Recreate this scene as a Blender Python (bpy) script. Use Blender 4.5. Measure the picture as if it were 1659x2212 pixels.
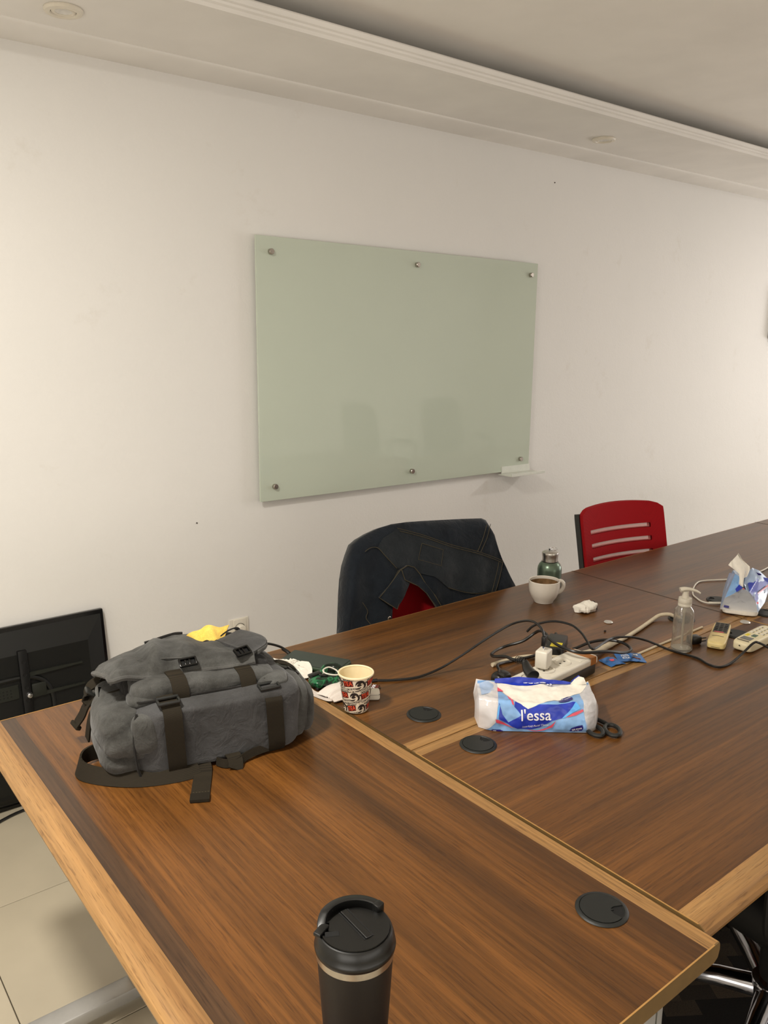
import bpy, bmesh, math, random
from mathutils import Vector, Matrix, noise

for o in list(bpy.data.objects): bpy.data.objects.remove(o)
SC = bpy.context.scene
COL = SC.collection

# ------------------------------------------------------------------ camera, world, lamps, exposure
cam_d = bpy.data.cameras.new('camera'); cam = bpy.data.objects.new('camera', cam_d); COL.objects.link(cam)
_r = (0.78482315, -0.6197133, 0.00283614); _u = (0.12733793, 0.16573996, 0.97791376); _f = (0.60649622, 0.76712821, -0.20898957)
m3 = Matrix(((_r[0], _u[0], -_f[0]), (_r[1], _u[1], -_f[1]), (_r[2], _u[2], -_f[2])))
cam.matrix_world = Matrix.Translation((0, 0, 1.61)) @ m3.to_4x4()
cam_d.sensor_fit = 'HORIZONTAL'; cam_d.sensor_width = 36.0; cam_d.lens = 1754.24 / 1659 * 36.0
cam_d.clip_start = 0.02
SC.camera = cam

world = bpy.data.worlds.new('world'); SC.world = world; world.use_nodes = True
world.node_tree.nodes['Background'].inputs[0].default_value = (0.9, 0.93, 1.0, 1)
world.node_tree.nodes['Background'].inputs[1].default_value = 0.15

def lamp(name, loc, power, size, color, spread=math.pi):
    d = bpy.data.lights.new(name, 'AREA'); d.shape = 'DISK'; d.size = size; d.energy = power; d.color = color; d.spread = spread
    o = bpy.data.objects.new(name, d); o.location = loc; COL.objects.link(o); return o
lamp('ceiling_lamp', (-0.105, 1.22, 2.605), 48, 0.26, (1.0, 0.95, 0.86))
lamp('ceiling_lamp', (5.75, 0.60, 2.605), 36, 0.26, (1.0, 0.95, 0.89))
def window_light(name, loc, rot, w, h, power, color):
    d = bpy.data.lights.new(name, 'AREA'); d.shape = 'RECTANGLE'; d.size = w; d.size_y = h; d.energy = power; d.color = color
    o = bpy.data.objects.new(name, d); o.location = loc; o.rotation_euler = rot; COL.objects.link(o); return o
# added unseen fill lights by three walls, tilted up to brighten the ceiling
window_light('window_daylight', (0.9, -2.62, 1.25), (math.radians(120), 0, 0), 3.6, 1.5, 34, (1.0, 0.955, 0.89))
window_light('window_daylight', (8.50, 0.3, 1.25), (math.radians(120), 0, math.pi/2), 2.9, 1.5, 100, (0.97, 0.95, 0.97))
window_light('window_daylight', (-1.52, -0.9, 1.25), (math.radians(122), 0, -math.pi/2), 2.4, 1.5, 36, (1.0, 0.955, 0.88))

SC.view_settings.view_transform = 'Standard'
try: SC.view_settings.look = 'None'
except Exception: pass
SC.view_settings.gamma = 1.0
SC.view_settings.use_curve_mapping = False
SC.view_settings.exposure = 0.13

# ------------------------------------------------------------------ materials
def S(r, g, b):
    f = lambda c: (c/255/12.92) if c/255 <= 0.04045 else ((c/255+0.055)/1.055)**2.4
    return (f(r), f(g), f(b), 1.0)
def lin(r, g, b): return (r, g, b, 1.0)

def newmat(name):
    m = bpy.data.materials.new(name); m.use_nodes = True
    nt = m.node_tree; b = nt.nodes['Principled BSDF']
    return m, nt, b
def N(nt, typ, **kw):
    n = nt.nodes.new(typ)
    for k, v in kw.items():
        if hasattr(n, k): setattr(n, k, v)
        else: n.inputs[k].default_value = v
    return n
def mapped(nt, coord='Object', scale=(1, 1, 1), loc=(0, 0, 0)):
    tc = N(nt, 'ShaderNodeTexCoord'); mp = N(nt, 'ShaderNodeMapping')
    mp.inputs['Scale'].default_value = scale; mp.inputs['Location'].default_value = loc
    nt.links.new(tc.outputs[coord], mp.inputs['Vector']); return mp.outputs['Vector']
def noise_tex(nt, vec, scale, detail=3, rough=0.5, dist=0):
    n = N(nt, 'ShaderNodeTexNoise'); n.inputs['Scale'].default_value = scale; n.inputs['Detail'].default_value = detail
    n.inputs['Roughness'].default_value = rough; n.inputs['Distortion'].default_value = dist
    nt.links.new(vec, n.inputs['Vector']); return n.outputs['Fac']
def ramp(nt, fac, stops):
    r = N(nt, 'ShaderNodeValToRGB'); e = r.color_ramp.elements
    while len(e) < len(stops): e.new(0.5)
    for el, (p, c) in zip(e, stops): el.position = p; el.color = c
    nt.links.new(fac, r.inputs['Fac']); return r.outputs['Color']
def mix(nt, a, b, fac, mode='MIX'):
    m = N(nt, 'ShaderNodeMix'); m.data_type = 'RGBA'; m.blend_type = mode
    for sock, v in ((m.inputs[6], a), (m.inputs[7], b), (m.inputs[0], fac)):
        if hasattr(v, 'node'): nt.links.new(v, sock)
        else: sock.default_value = v
    return m.outputs[2]
def bump(nt, b, fac, strength, dist=0.002):
    n = N(nt, 'ShaderNodeBump'); n.inputs['Strength'].default_value = strength; n.inputs['Distance'].default_value = dist
    nt.links.new(fac, n.inputs['Height']); nt.links.new(n.outputs['Normal'], b.inputs['Normal'])

def plain(name, col, rough=0.5, metal=0.0, var=0.08, nscale=60, bmp=0.0, spec=0.5, coat=0.0):
    m, nt, b = newmat(name)
    v = mapped(nt)
    f = noise_tex(nt, v, nscale, 3)
    lo = tuple(c*(1-var) for c in col[:3])+(1,); hi = tuple(min(1, c*(1+var)) for c in col[:3])+(1,)
    nt.links.new(ramp(nt, f, [(0.3, lo), (0.7, hi)]), b.inputs['Base Color'])
    b.inputs['Roughness'].default_value = rough; b.inputs['Metallic'].default_value = metal
    b.inputs['Specular IOR Level'].default_value = spec; b.inputs['Coat Weight'].default_value = coat
    if bmp: bump(nt, b, f, bmp)
    return m

def film(name, col, alpha, rough=0.12):
    """thin clear plastic: part see-through, part diffuse, glossy on top"""
    m, nt, b = newmat(name)
    v = mapped(nt); f = noise_tex(nt, v, 45, 3, 0.6)
    nt.links.new(ramp(nt, f, [(0.3, tuple(c*0.93 for c in col[:3])+(1,)), (0.7, col)]), b.inputs['Base Color'])
    b.inputs['Roughness'].default_value = rough; b.inputs['Alpha'].default_value = alpha
    b.inputs['IOR'].default_value = 1.49
    bump(nt, b, f, 0.25, 0.003)
    return m

def wood(name, dark, mid, light, band=18, seed=0.0, rough=0.33, grain=0.28):
    m, nt, b = newmat(name)
    inf = N(nt, 'ShaderNodeObjectInfo')
    tc = N(nt, 'ShaderNodeTexCoord')
    ad = N(nt, 'ShaderNodeVectorMath', operation='ADD'); 
    cx = N(nt, 'ShaderNodeCombineXYZ')
    mu = N(nt, 'ShaderNodeMath', operation='MULTIPLY'); mu.inputs[1].default_value = 7.0
    nt.links.new(inf.outputs['Random'], mu.inputs[0]); nt.links.new(mu.outputs[0], cx.inputs[0]); nt.links.new(mu.outputs[0], cx.inputs[1])
    nt.links.new(tc.outputs['Object'], ad.inputs[0]); nt.links.new(cx.outputs[0], ad.inputs[1])
    def mp(scale, loc=(0, 0, 0)):
        q = N(nt, 'ShaderNodeMapping'); q.inputs['Scale'].default_value = scale; q.inputs['Location'].default_value = loc
        nt.links.new(ad.outputs[0], q.inputs['Vector']); return q.outputs['Vector']
    broad = noise_tex(nt, mp((band, 0.45, 1), (seed, 0, 0)), 1.0, 5, 0.62, 0.15)
    col = ramp(nt, broad, [(0.32, dark), (0.5, mid), (0.68, light)])
    fine = noise_tex(nt, mp((150, 3.0, 1), (seed, 3, 0)), 1.0, 4, 0.6, 0.1)
    finer = ramp(nt, fine, [(0.38, (1-grain, 1-grain, 1-grain, 1)), (0.62, (1.12, 1.12, 1.12, 1))])
    col = mix(nt, col, finer, 1.0, 'MULTIPLY')
    pore = noise_tex(nt, mp((520, 22, 1), (seed, 5, 0)), 1.0, 2, 0.5)
    pr = ramp(nt, pore, [(0.34, (0.62, 0.58, 0.55, 1)), (0.43, (1, 1, 1, 1))])
    col = mix(nt, col, pr, 0.8, 'MULTIPLY')
    nt.links.new(col, b.inputs['Base Color'])
    b.inputs['Roughness'].default_value = rough
    bump(nt, b, pore, 0.05, 0.0005)
    return m

def wall_mat():
    m, nt, b = newmat('wall_paint')
    v = mapped(nt, 'Object')
    big = noise_tex(nt, v, 0.9, 4, 0.6)
    col = ramp(nt, big, [(0.3, lin(0.79, 0.775, 0.745)), (0.7, lin(0.82, 0.80, 0.77))])
    # scuffs: a few horizontal rub marks low on the wall
    vs = mapped(nt, 'Object', (1.3, 1.0, 26.0), (0.4, 0, 0.3)); sc = noise_tex(nt, vs, 1.6, 5, 0.75, 0.6)
    sm = ramp(nt, sc, [(0.66, (1, 1, 1, 1)), (0.76, (0.86, 0.84, 0.82, 1))])
    sep = N(nt, 'ShaderNodeSeparateXYZ'); tc = N(nt, 'ShaderNodeTexCoord'); nt.links.new(tc.outputs['Object'], sep.inputs[0])
    low = ramp(nt, sep.outputs['Z'], [(0.0, (1, 1, 1, 1)), (1.0, (0, 0, 0, 1))])
    lo_f = N(nt, 'ShaderNodeMapRange'); lo_f.inputs['From Min'].default_value = 1.35; lo_f.inputs['From Max'].default_value = 0.55
    nt.links.new(sep.outputs['Z'], lo_f.inputs['Value'])
    lo_m = N(nt, 'ShaderNodeMath', operation='MULTIPLY'); lo_m.inputs[1].default_value = 0.8; nt.links.new(lo_f.outputs[0], lo_m.inputs[0])
    col = mix(nt, col, sm, lo_m.outputs[0], 'MULTIPLY')
    sp = noise_tex(nt, mapped(nt, 'Object', (1, 1, 1), (3.1, 0, 1.7)), 3.2, 6, 0.72)
    col = mix(nt, col, ramp(nt, sp, [(0.62, (1, 1, 1, 1)), (0.74, (0.93, 0.915, 0.89, 1))]), 1.0, 'MULTIPLY')
    # trowel cracks in the plaster near the socket
    vo = N(nt, 'ShaderNodeTexVoronoi'); vo.feature = 'DISTANCE_TO_EDGE'; vo.inputs['Scale'].default_value = 2.3
    nz = noise_tex(nt, v, 4.0, 4, 0.6)
    vm = N(nt, 'ShaderNodeVectorMath', operation='ADD'); nt.links.new(v, vm.inputs[0])
    sc3 = N(nt, 'ShaderNodeVectorMath', operation='SCALE'); sc3.inputs['Scale'].default_value = 0.5
    cmb = N(nt, 'ShaderNodeCombineXYZ'); nt.links.new(nz, cmb.inputs[0]); nt.links.new(nz, cmb.inputs[2]); nt.links.new(cmb.outputs[0], sc3.inputs[0])
    nt.links.new(sc3.outputs[0], vm.inputs[1]); nt.links.new(vm.outputs[0], vo.inputs['Vector'])
    nt.links.new(col, b.inputs['Base Color'])
    b.inputs['Roughness'].default_value = 0.75
    fine = noise_tex(nt, v, 90, 3, 0.6)
    crk = ramp(nt, vo.outputs['Distance'], [(0.0, (0, 0, 0, 1)), (0.012, (1, 1, 1, 1))])
    lump = noise_tex(nt, v, 7, 4, 0.6)
    h = mix(nt, lump, fine, 0.25)
    n1 = N(nt, 'ShaderNodeBump'); n1.inputs['Strength'].default_value = 0.22; n1.inputs['Distance'].default_value = 0.012
    nt.links.new(h, n1.inputs['Height']); nt.links.new(n1.outputs['Normal'], b.inputs['Normal'])
    return m

def fabric(name, lo, hi, scale=900, nscale=14, bmp=0.25, wear_shade=0.0):
    m, nt, b = newmat(name)
    v = mapped(nt); f = noise_tex(nt, v, nscale, 5, 0.65); w = noise_tex(nt, v, scale, 2, 0.6)
    col = ramp(nt, f, [(0.3, lo), (0.72, hi)])
    col = mix(nt, col, ramp(nt, w, [(0.3, (0.72, 0.72, 0.72, 1)), (0.7, (1.18, 1.18, 1.18, 1))]), 1.0, 'MULTIPLY')
    if wear_shade:      # fabric rubbed pale along its ridges, crease shade painted into the colour
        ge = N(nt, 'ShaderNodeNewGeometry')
        col = mix(nt, col, ramp(nt, ge.outputs['Pointiness'], [(0.42, (0.45, 0.45, 0.45, 1)), (0.50, (1, 1, 1, 1)), (0.56, (1+wear_shade, 1+wear_shade, 1+wear_shade, 1))]), 1.0, 'MULTIPLY')
    nt.links.new(col, b.inputs['Base Color']); b.inputs['Roughness'].default_value = 0.92
    b.inputs['Specular IOR Level'].default_value = 0.15
    b.inputs['Sheen Weight'].default_value = 0.15
    cr = noise_tex(nt, v, 26, 3, 0.55, 0.9)
    n1 = N(nt, 'ShaderNodeBump'); n1.inputs['Strength'].default_value = 0.45; n1.inputs['Distance'].default_value = 0.010
    nt.links.new(cr, n1.inputs['Height'])
    n2 = N(nt, 'ShaderNodeBump'); n2.inputs['Strength'].default_value = bmp; n2.inputs['Distance'].default_value = 0.001
    nt.links.new(w, n2.inputs['Height']); nt.links.new(n1.outputs['Normal'], n2.inputs['Normal']); nt.links.new(n2.outputs['Normal'], b.inputs['Normal'])
    return m

def webbing(name, col):
    m, nt, b = newmat(name)
    v = mapped(nt, 'Object')
    wv = N(nt, 'ShaderNodeTexWave'); wv.inputs['Scale'].default_value = 190; wv.bands_direction = 'Z'; wv.inputs['Distortion'].default_value = 0.4
    nt.links.new(v, wv.inputs['Vector'])
    nt.links.new(ramp(nt, wv.outputs['Fac'], [(0.2, tuple(c*0.6 for c in col[:3])+(1,)), (0.8, col)]), b.inputs['Base Color'])
    b.inputs['Roughness'].default_value = 0.85; b.inputs['Specular IOR Level'].default_value = 0.2
    bump(nt, b, wv.outputs['Fac'], 0.3, 0.0006)
    return m

def mesh_cloth(name, col, alpha=1.0):
    m, nt, b = newmat(name)
    v = mapped(nt, 'Object', (1, 1, 1))
    ck = N(nt, 'ShaderNodeTexChecker'); ck.inputs['Scale'].default_value = 420
    ck.inputs['Color1'].default_value = col; ck.inputs['Color2'].default_value = tuple(c*0.55 for c in col[:3])+(1,)
    nt.links.new(v, ck.inputs['Vector']); nt.links.new(ck.outputs['Color'], b.inputs['Base Color'])
    b.inputs['Roughness'].default_value = 0.8; b.inputs['Specular IOR Level'].default_value = 0.2
    b.inputs['Alpha'].default_value = alpha
    return m

def rug_mat():
    m, nt, b = newmat('patterned_carpet')
    v = mapped(nt, 'Object'); 
    mp = N(nt, 'ShaderNodeMapping'); mp.inputs['Rotation'].default_value = (0, 0, 0.6); nt.links.new(v, mp.inputs['Vector'])
    br = N(nt, 'ShaderNodeTexBrick'); br.inputs['Scale'].default_value = 5.5; br.offset = 0.35; br.inputs['Mortar Size'].default_value = 0.0
    br.inputs['Color1'].default_value = S(24, 18, 15); br.inputs['Color2'].default_value = S(104, 88, 70); br.inputs['Bias'].default_value = -0.35
    nt.links.new(mp.outputs[0], br.inputs['Vector'])
    f = noise_tex(nt, v, 400, 2)
    col = mix(nt, br.outputs['Color'], ramp(nt, f, [(0.3, (0.6, 0.6, 0.6, 1)), (0.7, (1.2, 1.2, 1.2, 1))]), 1.0, 'MULTIPLY')
    nt.links.new(col, b.inputs['Base Color']); b.inputs['Roughness'].default_value = 0.95; bump(nt, b, f, 0.5, 0.003)
    return m

def camo_mat():
    m, nt, b = newmat('green_camouflage')
    v = mapped(nt); f = noise_tex(nt, v, 55, 1, 0.4)
    r = N(nt, 'ShaderNodeValToRGB'); r.color_ramp.interpolation = 'CONSTANT'; e = r.color_ramp.elements
    e.new(0.5); e.new(0.5)
    for el, (p, c) in zip(e, [(0.0, S(8, 22, 14)), (0.44, S(14, 58, 34)), (0.52, S(34, 108, 66)), (0.6, S(16, 66, 40))]): el.position = p; el.color = c
    nt.links.new(f, r.inputs['Fac']); nt.links.new(r.outputs['Color'], b.inputs['Base Color']); b.inputs['Roughness'].default_value = 0.25
    return m

M = {}
M['wall'] = wall_mat()
M['ceiling'] = plain('ceiling_paint', lin(0.92, 0.885, 0.83), 0.85, var=0.03, nscale=4)
M['soffit'] = plain('soffit_plaster', lin(0.86, 0.835, 0.795), 0.8, var=0.05, nscale=3, bmp=0.05)
M['tile'] = plain('floor_tile_glaze', lin(0.50, 0.44, 0.33), 0.28, var=0.05, nscale=5)
M['grout'] = plain('grout', S(92, 82, 66), 0.9)
M['wood'] = wood('walnut_veneer', S(78, 48, 19), S(98, 61, 24), S(118, 75, 32), 15)
M['darkwood'] = wood('dark_walnut_strip', S(66, 45, 27), S(78, 54, 33), S(90, 62, 37), 15, 8.0)
M['oak'] = wood('light_oak_band', S(132, 94, 52), S(158, 118, 70), S(172, 132, 82), 26, 3.0, 0.4, 0.18)
M['edge'] = plain('edge_banding', S(172, 130, 72), 0.5, var=0.1, nscale=30)
M['endedge'] = plain('end_board_edge', S(108, 84, 48), 0.55, var=0.1, nscale=30)
M['greymetal'] = plain('grey_painted_steel', S(168, 166, 162), 0.42, 0.3, var=0.03)
M['blackplastic'] = plain('black_plastic', S(30, 31, 29), 0.42, var=0.1, nscale=200)
M['grommet'] = plain('grommet_plastic', S(20, 22, 20), 0.5, var=0.12, nscale=150, bmp=0.03)
M['blackhole'] = plain('dark_recess', S(5, 5, 5), 0.9)  # near-black colour painted as the shade inside holes and slots
M['gloss_black'] = plain('glossy_black_plastic', S(9, 9, 9), 0.2, var=0.1)
M['cord'] = plain('black_cord', S(20, 19, 18), 0.35, var=0.1)
M['tvblack'] = plain('tv_back_plastic', S(11, 12, 10), 0.5, var=0.15, nscale=400, bmp=0.05, spec=0.35)
M['tvdark'] = plain('tv_mount_steel', S(6, 6, 6), 0.45, 0.0, spec=0.35)
M['tvgrey'] = plain('tv_perforated_plate', S(32, 34, 28), 0.55, spec=0.3)
M['dchrome'] = plain('dark_chrome', lin(0.42, 0.42, 0.45), 0.1, 1.0, var=0.02)
M['chrome'] = plain('chrome', lin(0.8, 0.8, 0.82), 0.07, 1.0, var=0.02)
M['steel'] = plain('brushed_steel', lin(0.58, 0.55, 0.50), 0.28, 1.0, var=0.05, nscale=200)
M['screwcap'] = plain('standoff_steel', lin(0.46, 0.42, 0.38), 0.25, 1.0, var=0.05)
M['glassboard'] = plain('back_painted_glass', lin(0.545, 0.60, 0.505), 0.05, var=0.012, nscale=3, spec=0.55)
M['boardedge'] = plain('glass_edge', S(120, 138, 122), 0.2)
M['acrylic'] = film('frosted_acrylic', S(236, 238, 228), 0.86, 0.3)
M['whiteplastic'] = plain('white_plastic', S(226, 219, 204), 0.38, var=0.03)
M['ivory'] = plain('ivory_plastic', S(226, 214, 178), 0.42, var=0.04)
M['yellowed'] = plain('yellowed_plastic', S(222, 200, 138), 0.42, var=0.06)
M['whitecable'] = plain('dirty_white_cable', S(206, 192, 165), 0.55, var=0.08)
M['paper'] = plain('tissue_paper', S(236, 230, 218), 0.9, var=0.03, nscale=120, bmp=0.15)
M['maskfab'] = plain('mask_fabric', S(228, 218, 208), 0.9, var=0.03, nscale=300, bmp=0.12)
M['canvas'] = fabric('grey_canvas', S(47, 46, 43), S(82, 82, 80), wear_shade=0.5)
M['canvas2'] = fabric('grey_canvas_panel', S(52, 51, 50), S(78, 78, 79), nscale=9, wear_shade=0.4)
M['canvasdark'] = fabric('dark_lining', S(24, 22, 21), S(38, 36, 34))
M['piping'] = fabric('canvas_piping', S(62, 61, 59), S(94, 93, 90))
M['webbing'] = webbing('olive_brown_webbing', S(42, 36, 26))
M['yellowcloth'] = fabric('yellow_cloth', S(222, 176, 70), S(240, 204, 104), bmp=0.05)
M['denim'] = fabric('dark_denim', S(15, 19, 25), S(30, 36, 43), scale=700, nscale=10)
M['denimpanel'] = fabric('denim_yoke', S(25, 29, 33), S(40, 44, 47), scale=700, nscale=10)
M['stitch'] = plain('tan_stitching', S(66, 58, 40), 0.9)
M['red'] = mesh_cloth('red_chair_mesh', S(172, 14, 24))
M['redslot'] = mesh_cloth('open_red_mesh', S(236, 142, 136), 0.66)
M['leather'] = plain('black_leather', S(7, 7, 7), 0.6, var=0.12, nscale=80, bmp=0.1)
M['rug'] = rug_mat()
M['greencase'] = plain('dark_green_silicone', S(42, 62, 40), 0.55, var=0.06)
M['greentop'] = plain('matt_grey_green_cover', S(52, 60, 54), 0.6, var=0.05, nscale=300)
M['camo'] = camo_mat()
M['cupcream'] = plain('cup_paper_cream', S(240, 224, 184), 0.6, var=0.03)
M['cupprint'] = plain('cup_printed_beige', S(226, 212, 190), 0.55, var=0.05, nscale=100)
M['ink'] = plain('black_ink', S(34, 24, 20), 0.6)
M['brickred'] = plain('dark_red_print', S(92, 16, 10), 0.6)
M['orangered'] = plain('orange_red_print', S(236, 84, 48), 0.6)
M['beige'] = plain('beige_print', S(198, 178, 150), 0.6)
M['ceramic'] = plain('white_ceramic', S(214, 206, 194), 0.22, var=0.02, coat=0.3)
M['coffee'] = plain('coffee_stain', S(120, 92, 62), 0.4, var=0.35, nscale=70)
M['flaskgreen'] = plain('metallic_green', lin(0.12, 0.165, 0.12), 0.3, 0.75, var=0.05)
M['clear'] = film('clear_bottle_plastic', S(236, 232, 224), 1.0, 0.03)
_p = M['clear'].node_tree.nodes['Principled BSDF']; _p.inputs['Transmission Weight'].default_value = 0.90; _p.inputs['IOR'].default_value = 1.42
M['frost'] = film('frosted_pump_plastic', S(226, 218, 200), 0.72, 0.25)
M['filmclear'] = film('clear_film', S(222, 222, 226), 0.42, 0.12)
M['filmwhite'] = film('milky_film', S(226, 222, 222), 0.85, 0.22)
M['lightblue'] = plain('light_blue_print', S(132, 174, 222), 0.3, var=0.16, nscale=38)
M['paleblue'] = plain('pale_blue_print', S(164, 184, 214), 0.3, var=0.14, nscale=38)
M['skyblue'] = plain('sky_blue_print', S(96, 176, 244), 0.28, var=0.08)
M['royal'] = plain('royal_blue_print', S(34, 56, 172), 0.28, var=0.12, nscale=40)
M['navy'] = plain('navy_print', S(34, 30, 112), 0.3)
M['ribbonred'] = plain('red_ribbon_print', S(222, 84, 104), 0.3)
M['whiteprint'] = plain('white_print', S(236, 236, 240), 0.4)
M['wrapblue'] = plain('blue_wrapper_foil', S(42, 104, 172), 0.3, var=0.2, nscale=50, bmp=0.1)
M['wrapbrown'] = plain('brown_wrapper_foil', S(92, 34, 24), 0.35, var=0.25, nscale=60)
M['tapebrown'] = plain('brown_tape', S(158, 98, 38), 0.45)
M['labelyellow'] = plain('yellow_label', S(226, 206, 28), 0.5)
M['keypad'] = plain('dark_keypad', S(78, 74, 66), 0.6)
M['button'] = plain('grey_button', S(48, 46, 44), 0.6)
M['lcd'] = plain('grey_lcd', S(94, 94, 88), 0.25)
M['silver'] = plain('silver_foil', lin(0.7, 0.68, 0.64), 0.3, 0.7)
M['crumb'] = plain('brown_crumb', S(40, 26, 16), 0.8)
M['tumbler'] = plain('black_powder_coat', S(15, 13, 12), 0.48, var=0.1, nscale=900, bmp=0.05)
M['lid'] = plain('black_lid_plastic', S(13, 13, 12), 0.33, var=0.08, nscale=200)
M['rawwood'] = plain('raw_board_core', S(196, 168, 122), 0.7, var=0.1)

# ------------------------------------------------------------------ mesh helpers
def BM(): return bmesh.new()
def box(bm, c, s, bev=0.0, rot=None, seg=2):
    r = bmesh.ops.create_cube(bm, size=1.0); vs = r['verts']
    for v in vs: v.co = Vector((v.co.x*s[0], v.co.y*s[1], v.co.z*s[2]))
    if bev > 0:
        es = {e for v in vs for e in v.link_edges}
        g = bmesh.ops.bevel(bm, geom=list(es), offset=bev, segments=seg, affect='EDGES', profile=0.5)
        vs = list({v for f in g['faces'] for v in f.verts} | {v for v in vs if v.is_valid})
        # collect the whole island
        seen = set(vs); st = list(vs)
        while st:
            v = st.pop()
            for e in v.link_edges:
                w = e.other_vert(v)
                if w not in seen: seen.add(w); st.append(w)
        vs = list(seen)
    mt = Matrix.Translation(Vector(c)) @ (rot.to_4x4() if rot is not None else Matrix())
    for v in vs: v.co = mt @ v.co
    return vs
def RZ(a): return Matrix.Rotation(a, 3, 'Z')
def RX(a): return Matrix.Rotation(a, 3, 'X')
def RY(a): return Matrix.Rotation(a, 3, 'Y')
def lathe(bm, prof, n=48, c=(0, 0, 0), rot=None, sx=1.0):
    rings = []
    R3 = rot if rot is not None else Matrix.Identity(3)
    for r, z in prof:
        if r < 1e-6: rings.append([bm.verts.new(R3 @ Vector((0, 0, z)) + Vector(c))])
        else: rings.append([bm.verts.new(R3 @ Vector((r*sx*math.cos(2*math.pi*i/n), r*math.sin(2*math.pi*i/n), z)) + Vector(c)) for i in range(n)])
    for a, b in zip(rings, rings[1:]):
        for i in range(n):
            j = (i+1) % n
            if len(a) == 1 and len(b) == 1: continue
            if len(a) == 1: bm.faces.new((a[0], b[i], b[j]))
            elif len(b) == 1: bm.faces.new((a[i], b[0], a[j]))
            else: bm.faces.new((a[i], a[j], b[j], b[i]))
def catmull(pts, k=6, closed=False):
    P = [Vector(p) for p in pts]; n = len(P)
    if n < 3 and not closed: return P
    out = []
    rng = range(n) if closed else range(n-1)
    for i in rng:
        if closed: p0, p1, p2, p3 = P[(i-1) % n], P[i], P[(i+1) % n], P[(i+2) % n]
        else: p0, p1, p2, p3 = P[max(i-1, 0)], P[i], P[i+1], P[min(i+2, n-1)]
        for j in range(k):
            t = j/k
            out.append(0.5*((2*p1)+(-p0+p2)*t+(2*p0-5*p1+4*p2-p3)*t*t+(-p0+3*p1-3*p2+p3)*t**3))
    if not closed: out.append(P[-1])
    return out
def tube(bm, pts, r, n=8, closed=False, k=6, flat=None):
    P = catmull(pts, k, closed) if k else [Vector(p) for p in pts]
    m = len(P); rings = []; prev = None
    for i, p in enumerate(P):
        a = P[(i-1) % m] if (closed or i > 0) else p; b = P[(i+1) % m] if (closed or i < m-1) else p
        t = (b-a)
        t = t.normalized() if t.length > 1e-9 else Vector((0, 0, 1))
        if prev is None:
            up = Vector((0, 0, 1)) if abs(t.z) < 0.9 else Vector((1, 0, 0))
            s = t.cross(up).normalized()
        else:
            s = (prev - t*prev.dot(t)); s = s.normalized() if s.length > 1e-9 else t.orthogonal().normalized()
        prev = s; w = s.cross(t).normalized()
        rr = r(i/(m-1)) if callable(r) else r
        rings.append([bm.verts.new(p + (s*math.cos(2*math.pi*q/n) + w*math.sin(2*math.pi*q/n)*(flat or 1.0))*rr) for q in range(n)])
    L = m if closed else m-1
    for i in range(L):
        A, B = rings[i], rings[(i+1) % m]
        for q in range(n): bm.faces.new((A[q], A[(q+1) % n], B[(q+1) % n], B[q]))
    if not closed:
        bm.faces.new(rings[0]); bm.faces.new(list(reversed(rings[-1])))
def ribbon(bm, pts, side, width, th=0.002, k=6):
    """flat strap along pts; side = vector (or list) across the strap"""
    if isinstance(side, list):
        Pk = catmull(pts, k); Sd = catmull(side, k)
    else:
        Pk = catmull(pts, k); Sd = [Vector(side)]*len(Pk)
    m = len(Pk); rows = []
    for i, p in enumerate(Pk):
        a = Pk[max(i-1, 0)]; b = Pk[min(i+1, m-1)]; t = (b-a).normalized(); s = Sd[i].normalized()
        s = (s - t*s.dot(t)).normalized(); nn = t.cross(s).normalized()
        rows.append([bm.verts.new(p + s*width*0.5*x + nn*th*0.5*y) for x, y in ((-1, -1), (1, -1), (1, 1), (-1, 1))])
    for A, B in zip(rows, rows[1:]):
        for q in range(4): bm.faces.new((A[q], A[(q+1) % 4], B[(q+1) % 4], B[q]))
    bm.faces.new(rows[0]); bm.faces.new(list(reversed(rows[-1])))
def cushion(bm, c, h, p=4.0, n=10, fn=None):
    """rounded box: cube sphere in an Lp norm, optional displacement fn(unit, point) -> point"""
    tmp = bmesh.new(); bmesh.ops.create_cube(tmp, size=2.0)
    bmesh.ops.subdivide_edges(tmp, edges=tmp.edges[:], cuts=n, use_grid_fill=True)
    mp = {}
    for v in tmp.verts:
        q = v.co; q = Vector([math.copysign(math.sin(abs(a)*math.pi/2)**0.8 if abs(a) < 1 else 1, a) for a in q])
        L = (abs(q.x)**p+abs(q.y)**p+abs(q.z)**p)**(1/p)
        u = q/L; P = Vector((c[0]+u.x*h[0], c[1]+u.y*h[1], c[2]+u.z*h[2]))
        if fn: P = fn(u, P)
        mp[v] = bm.verts.new(P)
    for f in tmp.faces: bm.faces.new([mp[v] for v in f.verts])
    tmp.free()
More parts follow.
